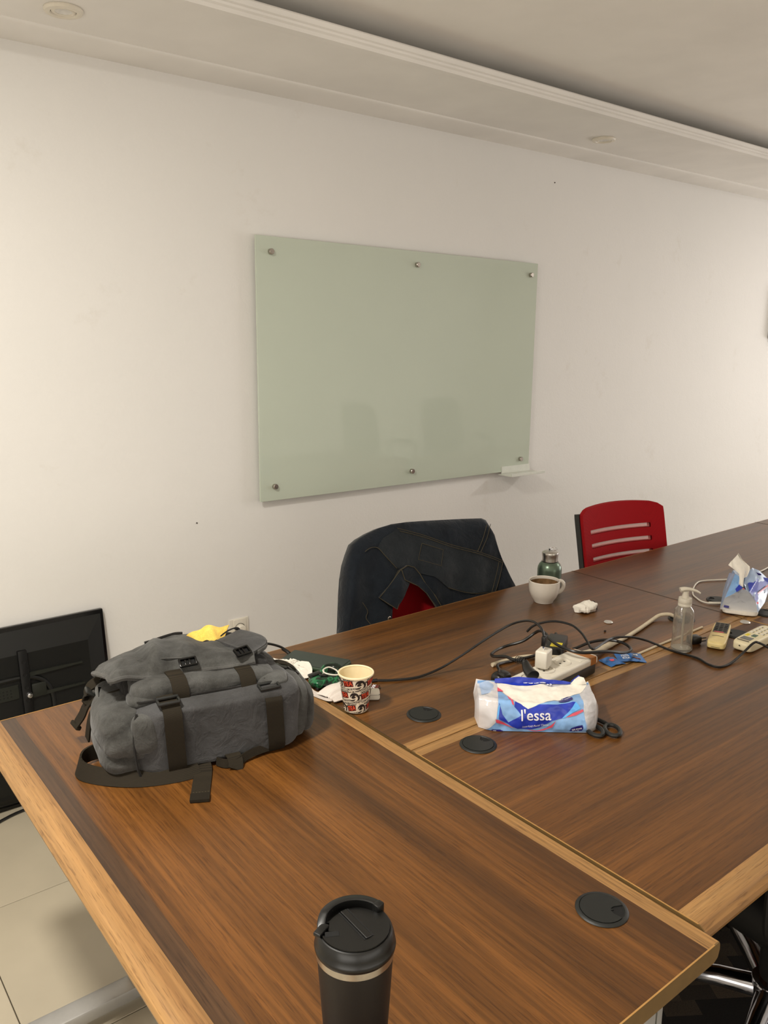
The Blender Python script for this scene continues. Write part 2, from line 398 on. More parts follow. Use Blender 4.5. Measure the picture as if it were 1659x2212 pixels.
def sheet(bm, f, nu, nv, th=0.0, wrap=False):
    g = [[Vector(f(i/nu, j/nv)) for j in range(nv+1)] for i in range(nu+1)]
    V1 = [[bm.verts.new(p) for p in row] for row in g]
    if th:
        nor = [[None]*(nv+1) for _ in range(nu+1)]
        for i in range(nu+1):
            for j in range(nv+1):
                a = g[min(i+1, nu)][j]-g[max(i-1, 0)][j]; b = g[i][min(j+1, nv)]-g[i][max(j-1, 0)]
                c = a.cross(b); nor[i][j] = c.normalized() if c.length > 1e-12 else Vector((0, 0, 1))
        V2 = [[bm.verts.new(g[i][j]-nor[i][j]*th) for j in range(nv+1)] for i in range(nu+1)]
    for i in range(nu):
        for j in range(nv):
            bm.faces.new((V1[i][j], V1[i+1][j], V1[i+1][j+1], V1[i][j+1]))
            if th: bm.faces.new((V2[i][j+1], V2[i+1][j+1], V2[i+1][j], V2[i][j]))
    if th:
        for i in range(nu):
            bm.faces.new((V1[i][0], V2[i][0], V2[i+1][0], V1[i+1][0])); bm.faces.new((V1[i+1][nv], V2[i+1][nv], V2[i][nv], V1[i][nv]))
        for j in range(nv):
            bm.faces.new((V1[0][j+1], V2[0][j+1], V2[0][j], V1[0][j])); bm.faces.new((V1[nu][j], V2[nu][j], V2[nu][j+1], V1[nu][j+1]))
    return V1
def prism(bm, pts, ax, t0, t1):
    """extrude a 2D outline; ax='z': pts=(x,y), 'y': pts=(x,z), 'x': pts=(y,z)"""
    def P(a, b, t): return {'z': (a, b, t), 'y': (a, t, b), 'x': (t, a, b)}[ax]
    A = [bm.verts.new(P(a, b, t0)) for a, b in pts]; B = [bm.verts.new(P(a, b, t1)) for a, b in pts]
    n = len(pts)
    for i in range(n): bm.faces.new((A[i], A[(i+1) % n], B[(i+1) % n], B[i]))
    bm.faces.new(A); bm.faces.new(list(reversed(B)))
def poly(bm, pts3, maxlen=None, fn=None):
    """flat polygon (2D or 3D points), triangulated, split to maxlen, mapped through fn"""
    t = bmesh.new(); vs = [t.verts.new((p[0], p[1], p[2] if len(p) > 2 else 0)) for p in pts3]
    t.faces.new(vs); bmesh.ops.triangulate(t, faces=t.faces[:], quad_method='BEAUTY', ngon_method='EAR_CLIP')
    if maxlen:
        for _ in range(5):
            es = [e for e in t.edges if e.calc_length() > maxlen]
            if not es: break
            bmesh.ops.subdivide_edges(t, edges=es, cuts=1)
            bmesh.ops.triangulate(t, faces=t.faces[:])
    mp = {v: bm.verts.new(fn(v.co) if fn else v.co) for v in t.verts}
    for f in t.faces:
        try: bm.faces.new([mp[v] for v in f.verts])
        except ValueError: pass
    t.free()
def text2d(s, size, bold=0.0, shear=0.0):
    cu = bpy.data.curves.new('t', 'FONT'); cu.body = s; cu.size = size; cu.offset = bold; cu.shear = shear
    cu.align_x = 'CENTER'; cu.align_y = 'CENTER'; cu.resolution_u = 3
    o = bpy.data.objects.new('t', cu); COL.objects.link(o)
    dg = bpy.context.evaluated_depsgraph_get(); me = bpy.data.meshes.new_from_object(o.evaluated_get(dg))
    vs = [v.co.copy() for v in me.vertices]; fs = [tuple(p.vertices) for p in me.polygons]
    bpy.data.objects.remove(o); bpy.data.curves.remove(cu); bpy.data.meshes.remove(me)
    return vs, fs
def text_on(bm, s, size, fn, bold=0.0, shear=0.0, rot=0.0, at=(0, 0), width=None, maxlen=0.0045):
    vs, fs = text2d(s, size, bold, shear)
    if width and vs:
        w = max(v.x for v in vs)-min(v.x for v in vs); k = width/max(w, 1e-6)
        for v in vs: v.x *= k
    c, sn = math.cos(rot), math.sin(rot)
    t = bmesh.new(); nv = [t.verts.new((at[0]+v.x*c-v.y*sn, at[1]+v.x*sn+v.y*c, 0)) for v in vs]
    for f in fs:
        try: t.faces.new([nv[i] for i in f])
        except ValueError: pass
    for _ in range(3):
        es = [e for e in t.edges if e.calc_length() > maxlen]
        if not es: break
        bmesh.ops.subdivide_edges(t, edges=es, cuts=1); bmesh.ops.triangulate(t, faces=[f for f in t.faces if len(f.verts) > 3])
    mp = {v: bm.verts.new(fn(v.co.copy())) for v in t.verts}
    for f in t.faces:
        try: bm.faces.new([mp[v] for v in f.verts])
        except ValueError: pass
    t.free()

ROOT = {}
def finish(name, bm, mat, smooth=True, ang=38):
    bmesh.ops.recalc_face_normals(bm, faces=bm.faces[:])
    me = bpy.data.meshes.new(name); bm.to_mesh(me); bm.free()
    mats = mat if isinstance(mat, (list, tuple)) else [mat]
    for m in mats: me.materials.append(M[m] if isinstance(m, str) else m)
    if smooth:
        me.polygons.foreach_set('use_smooth', [True]*len(me.polygons)); me.set_sharp_from_angle(angle=math.radians(ang))
    return me
def obj(name, bm, mat, parent=None, smooth=True, ang=38, world=False, label=None):
    if world and parent is not None:
        p = parent
        while p.parent: p = p.parent
        bm.transform(ROOT[p.name].inverted())
    o = bpy.data.objects.new(name, finish(name, bm, mat, smooth, ang)); COL.objects.link(o)
    if parent is not None: o.parent = parent
    if label: o['label'] = label
    return o
def thing(name, label, cat, loc=(0, 0, 0), rz=0.0, group=None, rx=0.0, ry=0.0):
    o = bpy.data.objects.new(name, None); COL.objects.link(o); o.empty_display_size = 0.05
    o.location = loc; o.rotation_euler = (rx, ry, rz); o['label'] = label; o['category'] = cat
    if group: o['group'] = group
    from mathutils import Euler
    ROOT[o.name] = Matrix.Translation(Vector(loc)) @ Euler((rx, ry, rz)).to_matrix().to_4x4()
    return o
def solo(name, bm, mat, label, cat, origin, group=None, smooth=True, ang=38):
    """a thing that is one mesh, given in world coordinates"""
    bm.transform(Matrix.Translation(-Vector(origin)))
    o = obj(name, bm, mat, None, smooth, ang); o.location = origin; o['label'] = label; o['category'] = cat
    if group: o['group'] = group
    ROOT[o.name] = Matrix.Translation(Vector(origin)); return o
def struct(name, bm, mat, parent=None, smooth=False):
    o = obj(name, bm, mat, parent, smooth)
    if parent is None: o['kind'] = 'structure'; ROOT[o.name] = Matrix()
    return o
def dup(root, loc, rz, label, group=None, cat=None):
    r = root.copy(); COL.objects.link(r); r.location = loc; r.rotation_euler = (0, 0, rz); r['label'] = label
    if group: r['group'] = group
    for ch in [c for c in bpy.data.objects if c.parent == root]:
        c = ch.copy(); COL.objects.link(c); c.parent = r
        for g in [x for x in bpy.data.objects if x.parent == ch]:
            d = g.copy(); COL.objects.link(d); d.parent = c
    return r
def nz(p, s, a): return noise.noise(Vector(p)*s)*a

# ------------------------------------------------------------------ the room
X0, X1, Y0, Y1, ZC, ZS = -1.6, 8.6, -2.7, 2.90, 2.63, 2.53
b = BM(); box(b, ((X0+X1)/2, (Y0+Y1)/2, -0.06), (X1-X0+0.4, Y1-Y0+0.4, 0.10)); floor = struct('floor', b, 'grout')
b = BM(); box(b, (0, 0, -0.005), (0.5975, 0.5975, 0.010), 0.0012, seg=1); tile_me = finish('floor_tile', b, 'tile', False)
i0 = math.floor((X0-0.34)/0.6); i1 = math.ceil((X1-0.34)/0.6); j0 = math.floor((Y0-2.297)/0.6); j1 = math.ceil((Y1-2.297)/0.6)
for i in range(i0, i1):
    for j in range(j0, j1):
        cx, cy = 0.34+0.6*i+0.3, 2.297+0.6*j+0.3
        if cx > X1+0.1 or cy > Y1+0.2: continue
        t = bpy.data.objects.new('floor_tile', tile_me); COL.objects.link(t); t.parent = floor; t.location = (cx, cy, 0)
b = BM(); box(b, ((X0+X1)/2, Y1+0.06, ZC/2), (X1-X0+0.24, 0.12, ZC+0.1)); struct('wall_back', b, 'wall')
b = BM(); box(b, (X0-0.06, (Y0+Y1)/2, ZC/2), (0.12, Y1-Y0, ZC+0.1)); struct('wall_left', b, 'wall')
b = BM(); box(b, (X1+0.06, (Y0+Y1)/2, ZC/2), (0.12, Y1-Y0, ZC+0.1)); struct('wall_right', b, 'wall')
b = BM(); box(b, ((X0+X1)/2, Y0-0.06, ZC/2), (X1-X0+0.24, 0.12, ZC+0.1)); struct('wall_front', b, 'wall')
b = BM(); box(b, ((X0+X1)/2, (Y0+Y1)/2, ZC+0.05), (X1-X0+0.24, Y1-Y0+0.24, 0.10)); struct('ceiling', b, 'ceiling')
# dropped soffit along the wall with a stepped lip
prof = [(2.90, ZS), (2.350, ZS), (2.347, ZS-0.004), (2.330, ZS-0.005), (2.304, ZS-0.005),
        (2.298, ZS+0.004), (2.290, ZS+0.008), (2.288, ZS+0.014), (2.280, ZS+0.017), (2.276, ZS+0.030), (2.280, ZS+0.0355), (2.32, ZS+0.0355), (2.40, ZS+0.03), (2.90, ZS+0.03)]
b = BM(); prism(b, prof, 'x', X0, X1); struct('trim_1', b, 'soffit')
# shallow cove between the soffit and the wall
cv = [(2.90, ZS-0.016), (2.898, ZS-0.016)] + [(2.898-0.148*math.sin(q), ZS-0.016+0.0135*(1-math.cos(q))) for q in [k*math.pi/2/8 for k in range(1, 9)]] + [(2.7495, ZS), (2.90, ZS)]
b = BM(); prism(b, cv, 'x', X0, X1); struct('trim_2', b, 'soffit', smooth=True)
# patterned carpet that lies under the near side of the desks
b = BM(); box(b, (2.75, 0.35, 0.004), (3.1, 1.75, 0.008), 0.003); rug = solo('patterned_rug', b, 'rug', 'dark brown patterned rug on the tiles under the near chair', 'rug', (2.75, 0.35, 0.0))

# unseen window frames, added round the fill lights
for k, (c, ax, w) in enumerate((((0.9, Y0+0.02, 1.45), 'x', 3.6), ((X1-0.02, 0.3, 1.45), 'y', 2.9), ((X0+0.02, -0.9, 1.45), 'y', 2.4))):
    b = BM()
    def bar(u, z, su, sz):
        box(b, (c[0]+u, c[1], z) if ax == 'x' else (c[0], c[1]+u, z), (su, 0.04, sz) if ax == 'x' else (0.04, su, sz))
    for z in (0.62, 2.06): bar(0, z, w+0.1, 0.06)
    for q in range(5): bar(-w/2+w*q/4, 1.34, 0.06, 1.40)
    struct('window_%d' % (k+1), b, 'whiteplastic')
# downlights in the soffit
def downlight(x, y, label):
    t = thing('recessed_downlight', label, 'downlight', (x, y, ZS-0.0005), 0, 'round downlights in the soffit')
    b = BM(); lathe(b, [(0.030, 0.0), (0.054, 0.0), (0.055, -0.004), (0.051, -0.010), (0.038, -0.011), (0.0345, -0.005), (0.030, 0.0)], 40); obj('trim_ring', b, 'whiteplastic', t)
    b = BM(); lathe(b, [(0.024, -0.001), (0.0335, -0.001), (0.0335, -0.0075), (0.029, -0.0095), (0.024, -0.0075), (0.024, -0.001)], 40); obj('gimbal_ring', b, 'whiteplastic', t)
    b = BM(); lathe(b, [(0.0334, -0.0005), (0.0334, -0.0062), (0.0352, -0.0062), (0.0352, -0.0005)], 40); obj('gap_ring', b, 'lcd', t)  # grey ring painted in as the shaded gap round the gimbal
    b = BM(); lathe(b, [(0.0, -0.0012), (0.012, -0.0015), (0.0238, -0.0065), (0.0238, -0.0012), (0.0, -0.0011)], 32); obj('reflector', b, 'silver', t)
downlight(0.873, 2.592, 'round white downlight in the soffit, the nearer of two at the left')
downlight(3.348, 2.577, 'small round white downlight far along the soffit to the right')

# glass whiteboard
def whiteboard():
    t = thing('glass_whiteboard', 'pale green frosted glass whiteboard fixed to the wall by steel standoffs', 'whiteboard', (2.437, 2.895, 1.467), 0.0, None, ry=math.radians(0.62))
    W2, H2 = 0.809, 0.522
    b = BM(); box(b, (0, -0.025, 0), (2*W2, 0.008, 2*H2), 0.0015); obj('glass_panel', b, 'glassboard', t, False)
    sp = [(-0.744, 0.464), (0.006, 0.464), (0.755, 0.464), (-0.742, -0.463), (-0.004, -0.463), (0.738, -0.463)]
    for x, z in sp:
        b = BM(); lathe(b, [(0.0, -0.004), (0.008, -0.004), (0.008, 0.0292), (0.0115, 0.0294), (0.0115, 0.042), (0.0095, 0.0445), (0.0, 0.0445)], 24, (x, 0, z), RX(math.pi/2))
        obj('standoff', b, 'screwcap', t)
    # acrylic pen tray under the lower right corner
    b = BM(); x0, x1 = 0.582, 0.835
    box(b, ((x0+x1)/2, -0.0305, -0.512), (x1-x0-0.04, 0.003, 0.036), 0.001)
    box(b, ((x0+x1)/2, -0.075, -0.532), (x1-x0, 0.092, 0.004), 0.001)
    box(b, ((x0+x1)/2, -0.120, -0.527), (x1-x0, 0.004, 0.014), 0.001)
    obj('pen_tray', b, 'acrylic', t, False, label='clear frosted acrylic pen tray')
whiteboard()

# wall socket with its plug
t = thing('wall_socket', 'white wall socket with a round recess low on the wall behind the backpack', 'socket', (1.519, Y1, 0.427), 0)
b = BM(); box(b, (0, -0.004, 0), (0.090, 0.010, 0.084), 0.004); obj('back_plate', b, 'whiteplastic', t)
b = BM(); box(b, (0.002, -0.010, 0), (0.058, 0.006, 0.080), 0.002); obj('cover_plate', b, 'whiteplastic', t)
b = BM(); lathe(b, [(0.0205, 0.0125), (0.0235, 0.0150), (0.0235, 0.011), (0.0205, 0.011)], 32, (0, 0, 0), RX(math.pi/2)); obj('socket_rim', b, 'lcd', t, label='dark round rim')  # dark grey in place of the shade in the recess gap
t = thing('mains_plug', 'round white mains plug with white flex in the wall socket', 'plug', (1.519, Y1-0.0135, 0.427), 0)
b = BM(); lathe(b, [(0.0, 0.0), (0.0195, 0.0), (0.0195, 0.016), (0.016, 0.022), (0.0, 0.024)], 32, (0, 0, 0), RX(math.pi/2)); obj('plug_body', b, 'whiteplastic', t)
b = BM(); tube(b, [(0.006, -0.020, -0.004), (0.010, -0.036, -0.012), (0.016, -0.042, -0.04), (0.018, -0.036, -0.10), (0.015, -0.03, -0.22), (0.02, -0.03, -0.40), (0.10, -0.05, -0.405)], 0.0045, 8); obj('flex', b, 'whitecable', t)

# grey cabinet edge at the far right of the wall
t = thing('wall_box', 'grey wall box cut by the right edge of the picture', 'box', (5.80, Y1, 1.62), 0)
b = BM(); box(b, (0.08, -0.03, 0.16), (0.34, 0.055, 0.33), 0.006); obj('housing', b, 'greymetal', t)
b = BM(); box(b, (0.08, -0.059, 0.16), (0.30, 0.004, 0.29), 0.002); obj('front_cover', b, 'whiteplastic', t)

# ------------------------------------------------------------------ television leaning with its back to the room
def tv():
    t = thing('television', 'black flat television standing on the floor with its back outward, leaning on the wall', 'television', (0.42, 2.805, 0.0), 0.0, None, rx=-math.radians(6.2))
    hw, H = 0.535, 0.640
    b = BM(); box(b, (0, 0.012, H/2), (2*hw, 0.022, H), 0.004); obj('bezel', b, 'gloss_black', t)
    b = BM()   # chamfered back cover
    o_ = [(-hw+0.012, 0.0, 0.012), (hw-0.012, 0.0, 0.012), (hw-0.012, 0.0, H-0.016), (-hw+0.012, 0.0, H-0.016)]
    i_ = [(-hw+0.085, -0.030, 0.05), (hw-0.075, -0.030, 0.05), (hw-0.075, -0.030, H-0.095), (-hw+0.085, -0.030, H-0.095)]
    A = [b.verts.new(p) for p in o_]; B = [b.verts.new(p) for p in i_]
    for i in range(4): b.faces.new((A[i], A[(i+1) % 4], B[(i+1) % 4], B[i]))
    b.faces.new(B); b.faces.new(list(reversed(A))); obj('back_cover', b, 'tvblack', t, True, 10)
    for z in (0.462, 0.385, 0.308):
        b = BM(); prism(b, [(0.22, z), (0.43, z+0.006), (0.43, z+0.012), (0.22, z+0.016)], 'y', -0.0290, -0.0400); obj('vent_ledge', b, 'tvgrey', t, False)  # paler grey stands in for the highlight on the ledges
    b = BM(); box(b, (0.232, -0.040, 0.33), (0.030, 0.020, 0.46), 0.003)
    for q in range(9): lathe(b, [(0.0045, 0.050), (0.0065, 0.0505), (0.0065, 0.049)], 12, (0.232, 0, 0.16+q*0.045), RX(math.pi/2))
    obj('mount_rail', b, 'tvdark', t)
    b = BM(); lathe(b, [(0.011, 0.050), (0.011, 0.056), (0.008, 0.061), (0.0, 0.0625)], 20, (0.238, 0, 0.402), RX(math.pi/2)); obj('bolt', b, 'chrome', t, label='chrome mounting bolt')
    b = BM(); tube(b, [(-0.10, -0.031, 0.462), (0.10, -0.031, 0.464), (0.235, -0.031, 0.462), (0.295, -0.031, 0.435), (0.318, -0.031, 0.38), (0.318, -0.031, 0.30)], 0.009, 8); obj('cable_channel', b, 'tvblack', t)
    b = BM(); box(b, (0.09, -0.032, 0.418), (0.24, 0.004, 0.050), 0.001)
    obj('speaker_plate', b, 'tvgrey', t, False)
    b = BM()
    for i in range(18):
        for j in range(3): lathe(b, [(0.0, 0.0345), (0.0028, 0.0345)], 6, (-0.02+i*0.012, 0, 0.406+j*0.011), RX(math.pi/2))
    obj('speaker_hole', b, 'blackhole', t, False)['kind'] = 'stuff'
    b = BM(); box(b, (0.275, -0.036, 0.41), (0.05, 0.012, 0.05), 0.006); obj('connector_cover', b, 'tvgrey', t)
    b = BM(); box(b, (0.02, -0.043, 0.165), (0.72, 0.026, 0.19), 0.012); obj('lower_housing', b, 'tvblack', t)
    b = BM(); box(b, (0.0, -0.006, 0.028), (2*hw-0.02, 0.016, 0.030), 0.004); obj('lower_bezel', b, 'gloss_black', t)
    return t
tv()
b = BM(); tube(b, [(0.30, 2.62, 0.006), (0.52, 2.745, 0.006), (0.66, 2.765, 0.006), (0.86, 2.74, 0.006), (1.05, 2.80, 0.006), (1.3, 2.84, 0.006)], 0.005, 8)
solo('mains_cable', b, 'cord', 'thin black mains cord on the floor below the television', 'cord', (0.66, 2.765, 0.0))

# ------------------------------------------------------------------ desks
def desk(label, loc, rz, depth, length, grommets, zt=0.75, legs=True, group=None, screen=True, fb=0.050, inlay=False, strip='edge'):
    """front (rounded light band) at local -x, rear edge at +x, long side along y"""
    t = thing('desk', label, 'desk', loc, rz, group)
    hd, hl, T = depth/2, length/2, 0.030
    zb = zt-T; rb = 0.030; il = 0.032 if inlay else 0.0
    b = BM(); box(b, ((fb+il-rb)/2, 0, zt-T/2), (depth-fb-il-rb, length-0.004, T)); obj('tabletop', b, 'wood', t, False)
    if inlay:
        b = BM(); box(b, (-hd+fb+il/2, 0, zt-T/2), (il, length-0.004, T)); obj('dark_strip', b, 'darkwood', t, False, label='darker veneer strip')
    pr = [(-hd+fb, zt), (-hd+0.016, zt), (-hd+0.009, zt-0.002), (-hd+0.003, zt-0.007), (-hd, zt-0.014), (-hd+0.002, zt-0.022), (-hd+0.008, zt-0.028), (-hd+0.014, zb), (-hd+fb, zb)]
    b = BM(); prism(b, pr, 'y', -hl+0.002, hl-0.002); obj('front_band', b, 'oak', t, True, 25)
    pr = [(hd-rb, zt), (hd-0.003, zt), (hd-0.0012, zt-0.001), (hd-0.0004, zt-0.004), (hd, zt-0.010), (hd, zt-0.015), (hd-0.002, zt-0.022), (hd-0.008, zt-0.028), (hd-0.014, zb), (hd-rb, zb)]
    b = BM(); prism(b, pr, 'y', -hl+0.002, hl-0.002); obj('rear_band', b, 'oak', t, True, 25)
    for s in (-1, 1):
        b = BM(); pr = [(-hd+0.012, zt), (hd-0.003, zt), (hd-0.0008, zt-0.004), (hd, zt-0.013), (hd-0.004, zt-0.025), (hd-0.013, zb), (-hd+0.013, zb), (-hd+0.003, zb+0.006), (-hd, zb+0.014), (-hd+0.003, zt-0.007)]
        prism(b, pr, 'y', s*hl, s*(hl-0.0022)); obj('end_band', b, ['endedge'], t, True, 25)
        b = BM(); box(b, (0, s*(hl-0.0011), zt+0.0002), (depth-0.03, 0.0022, 0.0008)); obj('edge_strip', b, strip, t, False)
    for (gx, gy, ga) in grommets:
        b = BM(); lathe(b, [(0.0, zt+0.0003), (0.0400, zt+0.0003), (0.0405, zt+0.001), (0.0385, zt+0.0030), (0.0345, zt+0.0036), (0.0335, zt+0.0022), (0.0, zt+0.0022)], 48, (gx, gy, 0))
        g = obj('cable_grommet', b, 'grommet', t, label='round black plastic cable grommet')
        # cap with a notch cut out of its rim
        b = BM(); n = 48; a0 = math.radians(26); pts = []
        for i in range(n+1):
            a = ga+a0+(2*math.pi-2*a0)*i/n; pts.append((gx+0.0332*math.cos(a), gy+0.0332*math.sin(a)))
        for rr, da in ((0.019, -0.80), (0.0135, -0.30), (0.0175, 0.0), (0.0135, 0.30), (0.019, 0.80)):
            pts.append((gx+rr*math.cos(ga+da*0.55), gy+rr*math.sin(ga+da*0.55)))
        prism(b, pts, 'z', zt+0.0023, zt+0.0041); obj('grommet_cap', b, 'grommet', g, False)
        b = BM(); pts = [(gx+0.0115*math.cos(ga-0.7), gy+0.0115*math.sin(ga-0.7))]+[(gx+0.0325*math.cos(ga+q*math.radians(13)), gy+0.0325*math.sin(ga+q*math.radians(13))) for q in (-2, -1, 0, 1, 2)]+[(gx+0.0115*math.cos(ga+0.7), gy+0.0115*math.sin(ga+0.7))]
        prism(b, pts, 'z', zt+0.0021, zt+0.00235); obj('cable_slot', b, 'blackhole', g, False)
    if legs:
        for s in (-1, 1):
            y = s*(hl-0.165) if s > 0 else s*(hl-0.048); cx_ = 0.214 if inlay else 0.03
            fx = -0.045 if inlay else 0.0; b = BM(); box(b, (fx, y, 0.0415), (depth*(1.02 if inlay else 0.86), 0.055, 0.034), 0.006)
            for e in (-1, 1): lathe(b, [(0.0, 0.008), (0.020, 0.008), (0.020, 0.026), (0.0, 0.026)], 16, (fx+e*depth*0.38, y, 0))
            f_ = obj('foot_beam', b, 'greymetal', t)
            b = BM(); box(b, (cx_, y, 0.39), (0.074, 0.050, 0.67), 0.004); lc = obj('leg_column', b, 'greymetal', t)
            for q in (-0.018, 0.018):
                b = BM(); box(b, (cx_+q, y-0.025, 0.39), (0.0025, 0.0016, 0.66)); obj('column_groove', b, 'lcd', lc, False)
            b = BM(); box(b, (0.0, y, zb-0.0125), (depth*0.78, 0.045, 0.025), 0.003); obj('top_bracket', b, 'greymetal', t)
        if screen:
            b = BM(); box(b, (0.075 if inlay else 0.25, 0.04, 0.53), (0.016, length-0.42, 0.36), 0.002); obj('modesty_panel', b, 'wood', t, False)
    return t
# desk A stands across the end of the row; B (far) and C (near) run along the wall back to back
deskA = desk('desk standing crosswise at the near end, with the grey backpack on it', (0.677, 1.199, 0.0), 0, 0.700, 1.394, [(0.268, -0.548, -0.95)], 0.7492, inlay=True)
yl = 1.367; dp = 0.684; ang = math.pi/2
# far row: local -x points to +Y (rz = -90deg): local x = -(Y-Yc), local y = X-Xc
def far(label, xc, gr): return desk(label, (xc, 1.553, 0.0), -ang, dp, yl, [(-(gy-1.553), gx-xc, ga+ang) for gx, gy, ga in gr], 0.7500, fb=0.016, strip='darkwood', group='desks in a double row along the wall')
def near(label, xc, gr): return desk(label, (xc, 0.868, 0.0), ang, dp, yl, [(gy-0.868, -(gx-xc), ga-ang) for gx, gy, ga in gr], 0.7502, group='desks in a double row along the wall')
far('first wall-side desk of the row, with the paper cup and white mug', 1.715, [(1.164, 1.320, 0.45), (2.237, 1.322, 2.6)])
near('first near-side desk of the row, with the scissors lying on it', 1.715, [(1.162, 1.139, 0.15), (2.246, 1.143, 2.2)])
far('second wall-side desk of the row, before the uncovered red chair', 3.084, [(2.506, 1.350, 1.9), (3.60, 1.32, 0.3)])
near('second near-side desk of the row, cut by the right picture edge', 3.084, [(2.502, 1.185, 0.4), (3.60, 1.14, 0.3)])
far('third wall-side desk, only its corner showing at the far right', 4.453, [])
# curved wooden gusset on the far foot of desk A is part of that desk
b = BM(); prism(b, [(-0.100, 0.060), (-0.075, 0.0585), (-0.060, 0.30), (-0.075, 0.30), (-0.093, 0.20), (-0.106, 0.11)], 'y', 0.505, 0.550)
obj('leg_gusset', b, 'rawwood', deskA, False, label='curved pale board edge')

# ------------------------------------------------------------------ chairs
def slot_chair(label, loc, rz, slots=True):
    """red mesh task chair; front faces local -y, seat centre at the origin"""
    t = thing('task_chair', label, 'chair', loc, rz, 'red mesh chairs on the wall side of the desks')
    hw = 0.228
    def back(u, z):     # u -1..1, z height; concave toward the sitter, leaning back
        k = max(0.0, (z-0.86)/0.07); w = hw*(1-0.035*min(1, k)**2) if z > 0.80 else hw
        return Vector((u*w, 0.225+0.22*(z-0.62)+0.02*(z-0.62)**2-0.035*(u*u), z))
    def ztop(u): return 0.925-0.014*u*u-0.045*max(0, abs(u)-0.84)**1.5*6
    zs = [0.50, 0.545]
    rows = []
    sl = [(0.640, 0.659), (0.696, 0.715), (0.752, 0.771), (0.808, 0.827)] if slots else []
    edges = [0.46, 0.52]
    for a, c in sl: edges += [a, c]
    edges += [0.85, 0.88, 0.90, 0.915, 0.925] if slots else [0.60, 0.70, 0.80, 0.88, 0.925]
    us = [-1+2*i/20 for i in range(21)]
    b = BM(); bs = {}
    def Z(z, u): return z if z < 0.85 else 0.85+(z-0.85)*(ztop(u)-0.85)/0.075
    g = [[back(u, Z(z, u)) for u in us] for z in edges]
    f_ = [[b.verts.new(p+Vector((0, -0.012, 0))) for p in r] for r in g]; k_ = [[b.verts.new(p+Vector((0, 0.010, 0))) for p in r] for r in g]
    hole = set()
    for r in range(len(edges)-1):
        isl = (edges[r], edges[r+1]) in sl
        for c in range(20):
            if isl and 2 <= c < 17: hole.add((r, c)); continue
            b.faces.new((f_[r][c], f_[r][c+1], f_[r+1][c+1], f_[r+1][c])); b.faces.new((k_[r][c+1], k_[r][c], k_[r+1][c], k_[r+1][c+1]))
    for r in range(len(edges)-1):
        for c in (0, 20):
            b.faces.new((f_[r][c], k_[r][c], k_[r+1][c], f_[r+1][c]))
    for c in range(20):
        b.faces.new((f_[-1][c], f_[-1][c+1], k_[-1][c+1], k_[-1][c])); b.faces.new((f_[0][c+1], f_[0][c], k_[0][c], k_[0][c+1]))
    obj('backrest', b, 'red', t, True, 50)
    for r in range(len(edges)-1):
        cols = [c for (rr, c) in hole if rr == r]
        if not cols: continue
        b = BM()
        V1 = [[b.verts.new(g[q][c]+Vector((0, -0.004, 0))) for c in range(min(cols), max(cols)+2)] for q in (r, r+1)]
        for c in range(len(V1[0])-1): b.faces.new((V1[0][c], V1[0][c+1], V1[1][c+1], V1[1][c]))
        obj('mesh_slot', b, 'redslot', t, label='pale open mesh slot')
    # black side frame behind the mesh
    b = BM()
    for s in (-1, 1):
        pts = [back(s*0.985, Z(z, s))+Vector((s*0.003, 0.020, 0)) for z in (0.46, 0.55, 0.65, 0.75, 0.83, 0.88, 0.905, 0.925)]
        ribbon(b, pts, (0, 1, 0), 0.028, 0.012, 4)
    ribbon(b, [back(u, 0.47)+Vector((0, 0.02, 0)) for u in (-1, -0.5, 0, 0.5, 1)], (0, 0, 1), 0.05, 0.02, 4)
    obj('back_frame', b, 'blackplastic', t, label='black plastic frame')
    b = BM(); ribbon(b, [(0, 0.235, 0.50), (0, 0.25, 0.42), (0, 0.20, 0.385), (0, 0.02, 0.38)], (1, 0, 0), 0.07, 0.014); obj('back_bracket', b, 'blackplastic', t)
    b = BM(); cushion(b, (0, -0.02, 0.435), (0.235, 0.23, 0.036), 4, 8); obj('seat', b, 'red', t)
    chair_base(t); return t
